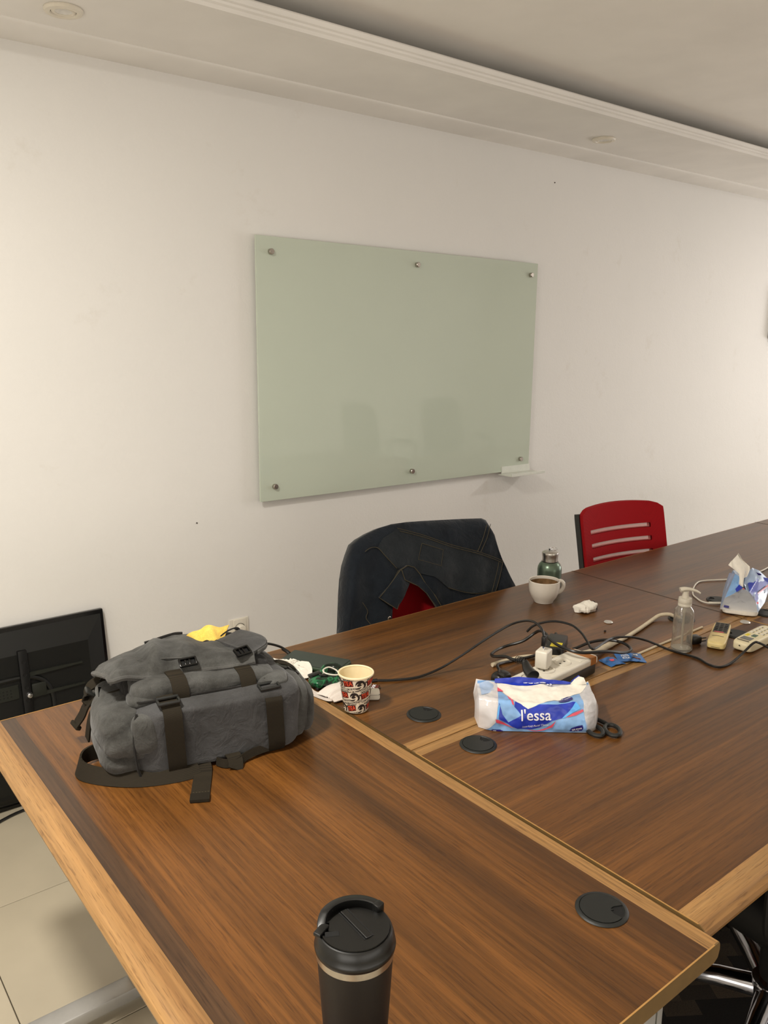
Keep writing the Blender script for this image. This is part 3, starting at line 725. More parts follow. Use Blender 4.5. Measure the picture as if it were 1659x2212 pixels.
def chair_base(t, rot=0.3, mat='blackplastic', z0=0.0):
    b = BM(); lathe(b, [(0.0, 0.36), (0.022, 0.36), (0.022, 0.22), (0.030, 0.22), (0.030, 0.10), (0.0, 0.10)], 20); obj('gas_lift', b, mat, t)
    b = BM(); lathe(b, [(0.0, 0.118), (0.046, 0.118), (0.050, 0.112), (0.050, 0.082), (0.042, 0.072), (0.0, 0.072)], 28); obj('hub', b, mat, t)
    for k in range(5):
        a = rot+k*2*math.pi/5; d = Vector((math.cos(a), math.sin(a), 0)); s = Vector((-d.y, d.x, 0))
        b = BM(); rows = []
        for r, z, w, h in ((0.040, 0.098, 0.028, 0.018), (0.12, 0.096, 0.024, 0.017), (0.22, 0.084, 0.019, 0.014), (0.305, 0.068, 0.015, 0.011)):
            P = d*r+Vector((0, 0, z)); rows.append([b.verts.new(P+s*w*x+Vector((0, 0, h*y))) for x, y in ((-1, -1), (1, -1), (0.9, 0.4), (0.35, 1), (-0.35, 1), (-0.9, 0.4))])
        for A, B in zip(rows, rows[1:]):
            for q in range(6): b.faces.new((A[q], A[(q+1) % 6], B[(q+1) % 6], B[q]))
        b.faces.new(rows[0]); b.faces.new(list(reversed(rows[-1]))); arm = obj('base_arm', b, mat, t, True, 50)
        b = BM()
        for e in (-1, 1): lathe(b, [(0.0, -0.010), (0.022, -0.010), (0.026, 0.0), (0.022, 0.010), (0.0, 0.010)], 16, d*0.31+s*e*0.014+Vector((0, 0, 0.0262+z0)), Matrix.Rotation(a, 3, 'Z') @ RX(math.pi/2))
        lathe(b, [(0.0, 0.07), (0.008, 0.07), (0.008, 0.028), (0.0, 0.028)], 8, d*0.31)
        obj('caster', b, 'blackplastic', arm)
def office_chair(label, loc, rz, rot):
    t = thing('office_chair', label, 'chair', loc, rz, 'black padded office chairs with chrome bases')
    b = BM(); cushion(b, (0, 0.0, 0.430), (0.255, 0.26, 0.065), 4, 8); obj('seat', b, 'leather', t)
    b = BM(); cushion(b, (0, 0.27, 0.76), (0.235, 0.04, 0.27), 4, 10, lambda u, P: P+Vector((0, 0.16*(P.z-0.6)-0.03*(1-u.x*u.x)*0+0.06*u.x*u.x*-1, 0))); obj('backrest', b, 'leather', t)
    b = BM(); box(b, (0, 0.02, 0.350), (0.22, 0.24, 0.045), 0.01); lathe(b, [(0.036, 0.34), (0.034, 0.15), (0.030, 0.125), (0.0, 0.125)], 20); obj('mechanism', b, 'blackplastic', t)
    b = BM(); ribbon(b, [(0, 0.06, 0.385), (0, 0.27, 0.39), (0, 0.318, 0.47), (0, 0.33, 0.60)], (1, 0, 0), 0.07, 0.014); obj('back_bracket', b, 'blackplastic', t)
    for s in (-1, 1):
        b = BM(); tube(b, [(s*0.235, 0.14, 0.42), (s*0.275, 0.14, 0.46), (s*0.278, 0.13, 0.64), (s*0.275, 0.06, 0.665), (s*0.275, -0.15, 0.66), (s*0.277, -0.19, 0.62), (s*0.277, -0.12, 0.46), (s*0.235, -0.12, 0.42)], 0.011, 8); ar = obj('armrest', b, 'leather', t)
        b = BM(); box(b, (s*0.275, -0.04, 0.682), (0.045, 0.22, 0.022), 0.009); obj('arm_pad', b, 'leather', ar)
    chair_base(t, rot, 'dchrome', 0.008 if loc[1] > -0.5 and loc[0] < 4.3 else 0.0); return t
c2 = slot_chair('red mesh chair with pale slots tucked under the desk, no jacket on it', (2.860, 1.788, 0.0), math.radians(-11))
c1 = slot_chair('red chair under the dark denim jacket at the wall side of the desk', (1.815, 1.813, 0.0), math.radians(-10), slots=False)
office_chair('black office chair with chrome star base by the near corner of the cross desk', (1.752, 0.722, 0.008), math.radians(172), 2.86)
office_chair('black office chair further along the near side, mirrored in the glass board', (4.55, -0.05, 0.0), math.radians(165), 0.5)
office_chair('black office chair at the right end of the near side, mirrored in the glass board', (5.45, -0.02, 0.0), math.radians(188), 0.9)

# denim jacket over chair 1
def jacket():
    t = thing('denim_jacket', 'dark blue denim jacket hung over the back of the red chair', 'jacket', (1.80, 2.05, 0.60), 0)
    def base(x, z): return 2.06-0.17*(x-1.82)+0.25*(z-0.95)
    top = [(1.440, 0.62), (1.4575, 0.70), (1.475, 0.78), (1.490, 0.84), (1.505, 0.885), (1.522, 0.918), (1.542, 0.948), (1.565, 0.963), (1.60, 0.976), (1.64, 0.988), (1.68, 0.995), (1.74, 0.996), (1.80, 0.9935), (1.90, 0.988), (1.98, 0.983), (2.045, 0.978), (2.062, 0.970), (2.072, 0.950), (2.082, 0.905), (2.092, 0.864), (2.105, 0.825), (2.119, 0.786), (2.141, 0.737), (2.165, 0.66), (2.18, 0.60)]
    hole = [(1.606, 0.58), (1.612, 0.68), (1.622, 0.725), (1.640, 0.790), (1.652, 0.805), (1.672, 0.815), (1.70, 0.808), (1.735, 0.794), (1.750, 0.775), (1.765, 0.745), (1.795, 0.700), (1.81, 0.66), (1.82, 0.58)]
    def interp(P, x):
        if x <= P[0][0]: return P[0][1]
        for (a, za), (c, zc) in zip(P, P[1:]):
            if x <= c: return za+(zc-za)*(x-a)/(c-a)
        return P[-1][1]
    xs = sorted(set([1.44+0.0125*i for i in range(60)]+[h[0] for h in hole]+[p[0] for p in top])); xs = [x for x in xs if 1.44 <= x <= 2.18]
    def fold(x, z):
        w = 0.006*math.sin((x*1.0-z*0.55)*38)*max(0, min(1, (0.97-z)*6)); w += nz((x, 0, z), 9, 0.012)+nz((x, 3, z), 25, 0.004)
        return w
    b = BM(); n = 26; cols = []
    for x in xs:
        zt = interp(top, x); zb = 0.58
        if 1.606 <= x <= 1.82: zb = interp(hole, x)
        zb = min(zb, zt-0.004)
        col = []
        for k in range(n+1):
            z = zb+(zt-zb)*k/n; d = (zt-z)
            y = base(x, z)-0.030-fold(x, z)*min(1, d*14)
            if d < 0.03: y += (0.03-d)*0.75
            col.append(b.verts.new((x, y, z)))
        for k in range(1, 9):       # over the top and down the back
            z = zt-0.035*k; y = base(x, zt)+0.028+0.012*min(1, k/2)-0.25*(0.035*k)*0.3-fold(x+5, z)*0.8
            col.append(b.verts.new((x, y, max(0.56, z)+(0.02 if k == 1 else 0))))
        cols.append(col)
    for A, B in zip(cols, cols[1:]):
        for k in range(len(A)-1): b.faces.new((A[k], B[k], B[k+1], A[k+1]))
    obj('jacket_body', b, 'denim', t, True, 70, world=True)
    def on(p, off=0.0): return Vector((p[0], base(p[0], p[1])-0.032-fold(p[0], p[1])*min(1, max(0, (interp(top, p[0])-p[1])*14))-off, p[1]))
    # greyer yoke panel across the back of the jacket
    yk = [(1.597, 0.932), (1.625, 0.960), (1.683, 0.985), (1.779, 0.953), (1.883, 0.909), (1.993, 0.871), (2.089, 0.828), (2.062, 0.775), (2.036, 0.726), (1.93, 0.738), (1.843, 0.768), (1.79, 0.815), (1.737, 0.830), (1.69, 0.863), (1.662, 0.855), (1.630, 0.895)]
    b = BM(); poly(b, [(p[0], p[1]) for p in yk], 0.022, lambda c: on((c.x, c.y), 0.0035)); obj('yoke_panel', b, 'denimpanel', t, True, 70, world=True)
    seams = [[(1.683, 0.987), (1.779, 0.953), (1.883, 0.909), (1.993, 0.871), (2.089, 0.828)], [(1.690, 0.977), (1.785, 0.944), (1.885, 0.901), (1.995, 0.863), (2.085, 0.822)],
             [(2.056, 0.962), (2.030, 0.915), (1.997, 0.872)], [(2.040, 0.962), (2.015, 0.915), (1.985, 0.876)], [(2.089, 0.828), (2.062, 0.775), (2.036, 0.726)], [(2.074, 0.828), (2.047, 0.775), (2.022, 0.726)],
             [(1.551, 0.926), (1.575, 0.936), (1.60, 0.931), (1.619, 0.905), (1.655, 0.859)], [(1.843, 0.768), (1.93, 0.738), (2.036, 0.726)],
             [(1.770, 0.926), (1.847, 0.896), (1.825, 0.846), (1.747, 0.875), (1.770, 0.926)], [(1.515, 0.767), (1.532, 0.735), (1.523, 0.714), (1.540, 0.684), (1.555, 0.66)], [(1.60, 0.775), (1.66, 0.853)]]
    for q, sm in enumerate(seams):
        b = BM(); tube(b, [on(p, 0.0045) for p in sm], 0.0011, 5, k=6 if q != 8 else 0); obj('seam', b, 'stitch', t, world=True)
    # collar leaf, left, and the rolled placket on the right of the opening
    def flap(pts, off0, off1, name):
        b = BM(); c = [sum(p[0] for p in pts)/len(pts), sum(p[1] for p in pts)/len(pts)]
        poly(b, pts, 0.02, lambda v: on((v.x, v.y), off0+off1*max(0, 1-math.hypot(v.x-c[0], v.y-c[1])*14)))
        r = bmesh.ops.extrude_face_region(b, geom=b.faces[:])
        for v in r['geom']:
            if isinstance(v, bmesh.types.BMVert): v.co += Vector((0, 0.006, 0))
        obj(name, b, 'denim', t, True, 50, world=True)
        b = BM(); tube(b, [on(p, off0+0.002) for p in pts]+[on(pts[0], off0+0.002)], 0.0016, 5, k=0); obj('collar_edge', b, 'stitch', t, world=True)
    flap([(1.662, 0.857), (1.640, 0.838), (1.610, 0.806), (1.575, 0.774), (1.600, 0.752), (1.629, 0.731), (1.640, 0.752), (1.638, 0.778), (1.655, 0.806), (1.672, 0.818), (1.700, 0.812), (1.69, 0.845)], 0.013, 0.010, 'collar')
    flap([(1.662, 0.858), (1.690, 0.866), (1.716, 0.856), (1.737, 0.830), (1.752, 0.795), (1.775, 0.755), (1.801, 0.709), (1.815, 0.66), (1.80, 0.66), (1.775, 0.715), (1.750, 0.765), (1.725, 0.792), (1.695, 0.808), (1.670, 0.822)], 0.017, 0.006, 'placket')
    b = BM(); lathe(b, [(0.0075, 0.0), (0.0075, 0.003), (0.0055, 0.0045), (0.0, 0.004)], 18, on((1.597, 0.705), 0.006), RX(math.pi/2)); obj('button', b, 'screwcap', t, world=True)
    # hanging sleeve on the left
    b = BM(); tube(b, [(1.575, 2.135, 0.925), (1.545, 2.12, 0.87), (1.515, 2.085, 0.79), (1.490, 2.06, 0.69), (1.475, 2.05, 0.58)], lambda s: 0.016+0.030*s, 14, k=6, flat=0.6); obj('sleeve', b, 'denim', t, True, 70, world=True)
jacket()

# ------------------------------------------------------------------ backpack
def backpack():
    rz = math.atan2(-0.195, 0.98)
    t = thing('backpack', 'grey canvas backpack with brown webbing straps lying on the cross desk', 'backpack', (0.505, 1.455, 0.7495), rz)
    def wr(s1, a1, s2=0.0, a2=0.0, seed=0.0):
        def fn(u, P):
            q = Vector((P.x+seed, P.y, P.z)); n = Vector((u.x, u.y, u.z)).normalized()
            d = noise.noise(q*s1)*a1+noise.noise(q*s2)*a2
            P2 = P+n*d
            if P2.z < 0.001: P2.z = 0.001
            return P2
        return fn
    # main lower body with flat front panel
    b = BM(); f0 = wr(11, 0.006, 34, 0.0016)
    def fmain(u, P):
        P = f0(u, P)
        if u.y < -0.3: P.y = max(P.y, -0.016+0.006*math.sin(P.x*9))      # flat front
        return P
    cushion(b, (0.197, 0.122, 0.072), (0.178, 0.140, 0.074), 7, 16, fmain); obj('body', b, 'canvas2', t, True, 80)
    # left end pocket: bulging, creased where it meets the seam
    b = BM()
    def fl(u, P):
        P = wr(13, 0.006, 40, 0.002, 3)(u, P)
        c1 = math.exp(-((P.z-0.047+0.25*(P.x))/0.006)**2)*0.012
        c2 = math.exp(-((P.z-0.112-0.5*(P.x-0.0))/0.007)**2)*0.006*(1 if u.z > 0 else 0)
        n = Vector(u).normalized(); P = P-n*(c1+c2)*(1 if P.y < 0.10 else 0.3); P.z = max(P.z, 0.001); return P
    cushion(b, (0.008, 0.096, 0.071), (0.054, 0.104, 0.071), 3.2, 18, fl); obj('side_pocket', b, 'canvas', t, True, 80)
    b = BM()
    def fr(u, P):
        P = wr(12, 0.008, 38, 0.002, 9)(u, P)
        n = Vector(u).normalized(); P = P-n*math.exp(-((P.x-0.392-0.15*(P.z-0.06))/0.007)**2)*0.008; P.z = max(P.z, 0.001); return P
    cushion(b, (0.360, 0.110, 0.064), (0.058, 0.112, 0.066), 3.2, 18, fr); obj('side_pocket', b, 'canvas', t, True, 80)
    # fold of cloth left of the first strap
    b = BM(); cushion(b, (0.040, 0.006, 0.096), (0.026, 0.022, 0.040), 3, 8, wr(20, 0.004, 0, 0, 5)); obj('front_fold', b, 'canvas', t, True, 80)
    # vertical seam of the front panel
    b = BM(); tube(b, [(0.028, 0.004, 0.140), (0.020, -0.006, 0.115), (0.018, -0.010, 0.07), (0.022, -0.010, 0.03), (0.030, -0.006, 0.004)], 0.0028, 6); obj('seam', b, 'canvasdark', t)
    # upper tier pocket
    b = BM(); 
    wp = wr(16, 0.007, 40, 0.0016, 2)
    def fp(u, P):
        P = wp(u, P); P.z -= 0.075*(P.x-0.08)*(1 if u.z > -0.2 else 0.3); return P
    cushion(b, (0.182, 0.085, 0.154), (0.156, 0.055, 0.030), 4.5, 14, fp); obj('front_pocket', b, 'canvas', t, True, 80)
    b = BM(); tube(b, [(0.030, 0.075, 0.150), (0.036, 0.034, 0.150), (0.07, 0.0285, 0.149), (0.18, 0.0275, 0.147), (0.29, 0.030, 0.143), (0.33, 0.05, 0.140)], 0.0026, 6); obj('zipper', b, 'canvasdark', t)
    b = BM(); cushion(b, (0.055, 0.06, 0.146), (0.036, 0.03, 0.014), 3, 8, wr(20, 0.003)); obj('pocket_corner', b, 'canvas', t, True, 80)
    # main compartment under the flap
    b = BM(); cushion(b, (0.172, 0.165, 0.142), (0.162, 0.105, 0.042), 4, 12, wr(14, 0.008, 0, 0, 7)); obj('main_compartment', b, 'canvasdark', t, True, 80)  # dark colour adds to the shade in the gap under the flap
    # lid flap thrown over the top
    F = [(0.0, 0.205), (0.16, 0.203), (0.28, 0.194), (0.42, 0.187), (0.56, 0.186), (0.72, 0.187), (0.86, 0.190), (1.0, 0.192)]
    B = [(0.0, 0.166), (0.16, 0.180), (0.30, 0.194), (0.42, 0.203), (0.56, 0.210), (0.72, 0.202), (0.86, 0.202), (1.0, 0.194)]
    def it(P, x):
        for (a, c), (d, e) in zip(P, P[1:]):
            if x <= d: return c+(e-c)*(x-a)/(d-a)
        return P[-1][1]
    def flap(s, v):
        u = -0.010+0.302*s-0.02*v*(1-s)+0.004*math.sin(v*7); y = 0.066+0.022*math.sin(s*math.pi*0.9)*0.6+0.140*v
        z = it(F, s)*(1-v)+it(B, s)*v+0.020*math.sin(math.pi*min(1, v*0.95))*math.sin(math.pi*min(1, 0.15+s))
        z += 0.013*math.exp(-((s-0.30-0.14*v)/0.05)**2)*math.sin(math.pi*v)-0.008*math.exp(-((s-0.20-0.10*v)/0.06)**2)*math.sin(math.pi*v)       # ridge where the flap folds
        z += nz((u, y, 0), 22, 0.006)+nz((u, y, 2), 60, 0.0015)
        if v < 0.06: z -= 0.012*(1-v/0.06)
        if s < 0.05: z -= 0.012*(1-s/0.05)
        return Vector((u, y, z))
    b = BM(); sheet(b, flap, 44, 30, 0.007); obj('lid_flap', b, 'canvas', t, True, 75)
    b = BM(); tube(b, [flap(0.012, 1.0), flap(0.0, 0.6), flap(0.0, 0.2), flap(0.01, 0.02)]+[flap(s, 0.0)+Vector((0, -0.001, -0.002)) for s in (0.1, 0.2, 0.35, 0.5, 0.65, 0.8, 0.92, 1.0)], 0.0054, 8, k=4); obj('flap_piping', b, 'piping', t)
    b = BM(); tube(b, [flap(s, 1.0)+Vector((0, 0.002, 0.001)) for s in (0.36, 0.42, 0.5, 0.57, 0.62)], 0.0040, 8, k=4); obj('flap_binding', b, 'canvasdark', t)
    b = BM(); tube(b, [flap(0.17, 0.62), flap(0.22, 0.42), flap(0.25, 0.28), flap(0.36, 0.18), flap(0.5, 0.17)], 0.0016, 6, k=5); obj('flap_stitching', b, 'piping', t)
    # opened lid corner on the right, with piping
    C = [(0.235, 0.165, 0.196), (0.300, 0.205, 0.197), (0.352, 0.130, 0.192), (0.292, 0.084, 0.186)]
    def lid(s, v):
        a = Vector(C[0])*(1-s)+Vector(C[1])*s; c = Vector(C[3])*(1-s)+Vector(C[2])*s
        p = a*(1-v)+c*v
        # round the outer corner
        dd = max(0, s+v-1.55); p -= (Vector(C[2])-Vector(C[0])).normalized()*dd*dd*0.09
        p.z += 0.006*math.sin(math.pi*s)*math.sin(math.pi*v)+nz(p, 18, 0.002); return p
    b = BM(); sheet(b, lid, 16, 16, 0.007); obj('lid_corner', b, 'canvas2', t, True, 75)
    b = BM(); tube(b, [lid(0.55, 0.0), lid(0.8, 0.0), lid(0.95, 0.05), lid(1.0, 0.3), lid(1.0, 0.6), lid(0.99, 0.85), lid(0.9, 0.97), lid(0.6, 1.0), lid(0.2, 1.0)], 0.0054, 8, k=5); obj('lid_piping', b, 'piping', t)
    b = BM(); tube(b, [lid(0.55, 0.12), lid(0.78, 0.12), lid(0.86, 0.2), lid(0.88, 0.45), lid(0.87, 0.72), lid(0.78, 0.86), lid(0.4, 0.88)], 0.0013, 6, k=5)
    bmesh.ops.translate(b, verts=b.verts[:], vec=(0, 0, 0.0006)); obj('lid_stitching', b, 'canvasdark', t)
    # dark opening with a strap loop where the yellow cloth sticks out
    b = BM(); cushion(b, (0.228, 0.190, 0.184), (0.050, 0.026, 0.018), 3, 8, wr(30, 0.004)); obj('opening', b, 'canvasdark', t, True, 80)
    b = BM(); ribbon(b, [(0.215, 0.170, 0.186), (0.238, 0.180, 0.198), (0.262, 0.195, 0.206), (0.290, 0.207, 0.208), (0.297, 0.206, 0.200), (0.275, 0.196, 0.196), (0.25, 0.180, 0.188)], (0.35, -0.8, 0.4), 0.012, 0.003); obj('strap_loop', b, 'canvasdark', t)
    # webbing
    for x in (0.094, 0.303):
        b = BM(); zz = 0.150 if x < 0.2 else 0.140
        ribbon(b, [(x-0.004, 0.040, zz+0.006), (x-0.002, 0.006, zz+0.001), (x, -0.014, zz-0.016), (x, -0.0190, 0.11), (x+0.002, -0.0195, 0.06), (x+0.004, -0.0175, 0.02), (x+0.005, -0.006, 0.002)], (1, 0, 0.02), 0.036, 0.0024); obj('front_strap', b, 'webbing', t, True, 60)
        b = BM(); box(b, (x-0.004, 0.012, zz+0.0085), (0.044, 0.006, 0.007), 0.002); box(b, (x-0.004, -0.006, zz+0.004), (0.044, 0.006, 0.007), 0.002)
        for s in (-1, 1): box(b, (x-0.004+s*0.0205, 0.003, zz+0.006), (0.005, 0.022, 0.007), 0.002)
        obj('strap_buckle', b, 'blackplastic', t)
    b = BM(); cushion(b, (0.318, 0.040, 0.143), (0.034, 0.034, 0.012), 2.6, 8, wr(28, 0.006, 60, 0.002, 6)); obj('pocket_corner', b, 'canvas', t, True, 80)
    b = BM(); cushion(b, (0.312, 0.030, 0.150), (0.018, 0.012, 0.006), 2.6, 6); obj('fold_hollow', b, 'canvasdark', t)  # dark cushion standing in for the shade inside the fold
    for x in (0.120, 0.262):
        b = BM(); dz = -0.004-0.075*(x-0.08); ribbon(b, [(x-0.006, 0.115, 0.185+dz), (x-0.003, 0.085, 0.1905+dz), (x, 0.050, 0.188+dz), (x+0.001, 0.033, 0.178+dz), (x+0.001, 0.0245, 0.162+dz), (x+0.001, 0.0245, 0.136)], (1, 0, 0), 0.033, 0.0024); obj('pocket_strap', b, 'webbing', t, True, 60)
    # side release buckles on the flap edge
    for (x, y, z, a) in ((0.150, 0.078, 0.199, 0.05), (0.268, 0.080, 0.201, 0.35)):
        R3 = RZ(a) @ RX(0.55); b = BM()
        for c, s in (((0, 0.009, 0), (0.036, 0.004, 0.006)), ((0, -0.009, 0), (0.036, 0.004, 0.006)), ((0.017, 0, 0), (0.004, 0.020, 0.006)), ((-0.017, 0, 0), (0.004, 0.020, 0.006)), ((0.004, 0, -0.001), (0.004, 0.016, 0.004)), ((-0.005, 0, -0.001), (0.004, 0.016, 0.004))):
            box(b, Vector((x, y, z))+R3 @ Vector(c), s, 0.001, R3)
        obj('flap_buckle', b, 'gloss_black', t)
        b = BM(); box(b, Vector((x, y, z))+R3 @ Vector((0, 0, -0.0035)), (0.034, 0.018, 0.002), 0, R3); obj('buckle_recess', b, 'blackhole', t, False)
    # loose strap end lying on the desk, folded and stitched at its tip
    b = BM(); ribbon(b, [(0.150, 0.04, 0.020), (0.148, -0.010, 0.008), (0.143, -0.035, 0.003), (0.128, -0.080, 0.0025), (0.111, -0.132, 0.0025)], (0.96, -0.28, 0), 0.036, 0.0026); obj('loose_strap', b, 'webbing', t, True, 60)
    b = BM(); ribbon(b, [(0.1185, -0.109, 0.0048), (0.111, -0.132, 0.0052)], (0.96, -0.28, 0), 0.037, 0.0034); obj('strap_hem', b, 'webbing', t)
    b = BM()
    for q in range(6):
        d = -0.014+q*0.0056; tube(b, [(0.1190+d*0.96, -0.1065-d*0.28, 0.0069), (0.1190+(d+0.003)*0.96, -0.1065-(d+0.003)*0.28, 0.0069)], 0.0005, 4, k=0)
    obj('strap_stitch', b, 'stitch', t)
    b = BM(); ribbon(b, [(0.178, -0.012, 0.010), (0.19, -0.028, 0.010), (0.215, -0.033, 0.008), (0.235, -0.024, 0.012), (0.26, -0.016, 0.014), (0.29, -0.01, 0.014)], (0, 0.35, 1), 0.017, 0.003); obj('shoulder_strap', b, 'webbing', t, True, 60)
    b = BM(); ribbon(b, [(0.210, -0.004, 0.018), (0.212, -0.026, 0.017), (0.210, -0.040, 0.008), (0.206, -0.046, 0.002)], (1, 0.1, 0), 0.030, 0.0026); obj('shoulder_strap', b, 'webbing', t, True, 60)
    # looped shoulder strap at the lower left
    b = BM(); ribbon(b, [(0.02, 0.105, 0.020), (-0.030, 0.118, 0.022), (-0.062, 0.108, 0.022), (-0.078, 0.085, 0.019), (-0.074, 0.060, 0.016), (-0.052, 0.036, 0.013), (-0.015, 0.008, 0.011), (0.03, -0.014, 0.009), (0.09, -0.026, 0.007), (0.14, -0.024, 0.006)],
                [Vector(v) for v in ((0, 0, 1), (0, 0, 1), (0.2, 0, 1), (0.35, 0.1, 1), (0.4, 0.3, 1), (0.35, 0.55, 0.85), (0.35, 0.75, 0.7), (0.2, 0.85, 0.6), (0.1, 0.9, 0.5), (0, 0.95, 0.4))], 0.034, 0.004)
    for v in b.verts: v.co.z = max(0.0008, v.co.z)
    obj('shoulder_strap', b, 'webbing', t, True, 60)
    # tangle of straps at the left rear
    sets = [([(0.03, 0.165, 0.140), (-0.012, 0.178, 0.128), (-0.040, 0.188, 0.100), (-0.055, 0.205, 0.066), (-0.066, 0.216, 0.044)], (0.25, -0.9, 0.3), 0.030),
            ([(0.05, 0.150, 0.136), (0.012, 0.128, 0.141), (-0.020, 0.140, 0.126), (-0.040, 0.150, 0.092), (-0.050, 0.165, 0.03)], (0.2, -0.8, 0.6), 0.022),
            ([(0.05, 0.20, 0.135), (0.00, 0.205, 0.140), (-0.030, 0.205, 0.132), (-0.044, 0.20, 0.110), (-0.030, 0.19, 0.098)], (0.2, 0.8, 0.6), 0.024)]
    for P, s, w in sets:
        b = BM(); ribbon(b, P, s, w, 0.0035); obj('compression_strap', b, 'webbing', t, True, 60)
    b = BM(); box(b, (-0.066, 0.217, 0.042), (0.012, 0.034, 0.010), 0.003, RY(0.5) @ RZ(0.3)); obj('strap_end', b, 'webbing', t)
    b = BM(); box(b, (-0.032, 0.190, 0.122), (0.030, 0.030, 0.007), 0.003, RY(0.7)); obj('ladder_buckle', b, 'blackplastic', t)
    b = BM(); box(b, (-0.014, 0.146, 0.136), (0.022, 0.034, 0.006), 0.003, RY(0.3) @ RX(0.3)); obj('ladder_buckle', b, 'gloss_black', t)
    b = BM(); cushion(b, (0.012, 0.150, 0.128), (0.040, 0.05, 0.018), 3, 8, wr(24, 0.006, 0, 0, 4)); obj('side_gusset', b, 'canvas', t, True, 80)
    b = BM(); tube(b, [(0.012, 0.205, 0.165), (-0.002, 0.205, 0.150), (-0.014, 0.20, 0.140)], 0.0016, 6); tube(b, [(0.046, 0.078, 0.170), (0.040, 0.070, 0.166), (0.044, 0.066, 0.158), (0.048, 0.072, 0.164)], 0.0016, 6)
    obj('zipper_pull', b, 'chrome', t, label='small chrome zipper pulls')
    b = BM(); ribbon(b, [(0.043, 0.068, 0.160), (0.040, 0.054, 0.148), (0.040, 0.046, 0.136)], (1, 0, 0.2), 0.010, 0.0022); obj('pull_tab', b, 'webbing', t)
    # black side buckle and strap on the right end
    b = BM(); box(b, (0.372, 0.120, 0.130), (0.034, 0.030, 0.010), 0.004, RY(0.35) @ RZ(0.4)); box(b, (0.392, 0.108, 0.120), (0.030, 0.028, 0.008), 0.003, RY(0.7) @ RZ(0.4)); obj('side_buckle', b, 'gloss_black', t)
    b = BM(); ribbon(b, [(0.345, 0.135, 0.134), (0.372, 0.135, 0.136), (0.405, 0.135, 0.116), (0.427, 0.135, 0.080), (0.432, 0.135, 0.045)], (0.1, 1, 0), 0.026, 0.003); obj('compression_strap', b, 'webbing', t, True, 60)
    # crumpled yellow cloth in the opening
    y = thing('yellow_cloth', 'crumpled yellow cloth sticking out of the top of the backpack', 'cloth', (t.location[0], t.location[1], t.location[2]+0.011), rz)
    b = BM()
    P = [[(0.176, 0.205, 0.190), (0.178, 0.195, 0.204), (0.200, 0.196, 0.2085), (0.226, 0.192, 0.221), (0.250, 0.197, 0.209), (0.276, 0.204, 0.208)],
         [(0.180, 0.192, 0.188), (0.190, 0.186, 0.196), (0.214, 0.182, 0.200), (0.230, 0.178, 0.208), (0.248, 0.184, 0.198), (0.268, 0.195, 0.200)],
         [(0.190, 0.176, 0.186), (0.205, 0.172, 0.189), (0.224, 0.168, 0.186), (0.236, 0.168, 0.192), (0.248, 0.174, 0.186), (0.258, 0.182, 0.190)]]
    rows = [catmull(r, 5) for r in P]; full = []
    for c in range(len(rows[0])): full.append(catmull([rows[0][c], rows[1][c], rows[2][c]], 5))
    V1 = [[b.verts.new(p+Vector((0, 0, nz(p, 70, 0.003)))) for p in col] for col in full]
    for i in range(len(V1)-1):
        for j in range(len(V1[0])-1): b.faces.new((V1[i][j], V1[i+1][j], V1[i+1][j+1], V1[i][j+1]))
    r = bmesh.ops.extrude_face_region(b, geom=b.faces[:])
    for v in r['geom']:
        if isinstance(v, bmesh.types.BMVert): v.co += Vector((0.001, 0.004, -0.004))
    obj('cloth_fold', b, 'yellowcloth', y, True, 60)
backpack()

# ------------------------------------------------------------------ things between backpack and paper cup
ZT = 0.7505
def crumple(label, pts, seed, name='crumpled_tissue', cat='tissue', group='crumpled tissues on the desks', th=0.02):
    """crumpled paper from a ring of outline points (world), faceted with noise"""
    c = sum((Vector(p) for p in pts), Vector())/len(pts)
    b = BM(); n = len(pts); rnd = random.Random(seed)
    K = 5; ring0 = [Vector(p) for p in catmull(pts, 3, True)]
    rings = []
    for k in range(K+1):
        f = 1-k/K; row = []
        for q, p in enumerate(ring0):
            v = c+(p-c)*f; h = th*math.sin(math.pi/2*(1-f))**0.8
            v = v+Vector((rnd.uniform(-1, 1)*0.003, rnd.uniform(-1, 1)*0.003, h+rnd.uniform(-1, 1)*0.0034)) if k else v
            v.z = max(v.z, ZT+0.0004); row.append(v)
        rings.append(row)
    base = [Vector((c.x+(p.x-c.x)*0.80, c.y+(p.y-c.y)*0.80, ZT+0.0003)) for p in ring0]
    allr = [base]+rings[:-1]; VV = [[b.verts.new(p) for p in r] for r in allr]; m = len(ring0)
    top = b.verts.new(rings[-1][0])
    for A, B in zip(VV, VV[1:]):
        for i in range(m): b.faces.new((A[i], A[(i+1) % m], B[(i+1) % m], B[i]))
    for i in range(m): b.faces.new((VV[-1][i], VV[-1][(i+1) % m], top))
    b.faces.new(list(reversed(VV[0])))
    return solo(name, b, 'paper', label, cat, (c.x, c.y, ZT), group, True, 24)
crumple('large crumpled white tissue between the backpack and the dark green case', [(1.010, 1.770, 0.782), (0.998, 1.742, 0.762), (1.018, 1.700, 0.757), (1.042, 1.668, 0.754), (1.062, 1.650, 0.758), (1.076, 1.658, 0.772), (1.078, 1.678, 0.787), (1.062, 1.690, 0.786), (1.050, 1.708, 0.793), (1.040, 1.732, 0.778), (1.028, 1.748, 0.784)], 4, th=0.010)
def small_crumple(label, c, h, seed):
    b = BM()
    def fn(u, P):
        q = P+Vector((seed, 0, 0)); n = Vector(u).normalized(); P = P+n*(noise.noise(q*46)*0.013+noise.noise(q*110)*0.006); P.z = max(P.z, ZT+0.0005); return P
    cushion(b, c, h, 2.4, 9, fn); return solo('crumpled_tissue', b, 'paper', label, 'tissue', (c[0], c[1], ZT), 'crumpled tissues on the desks', True, 22)
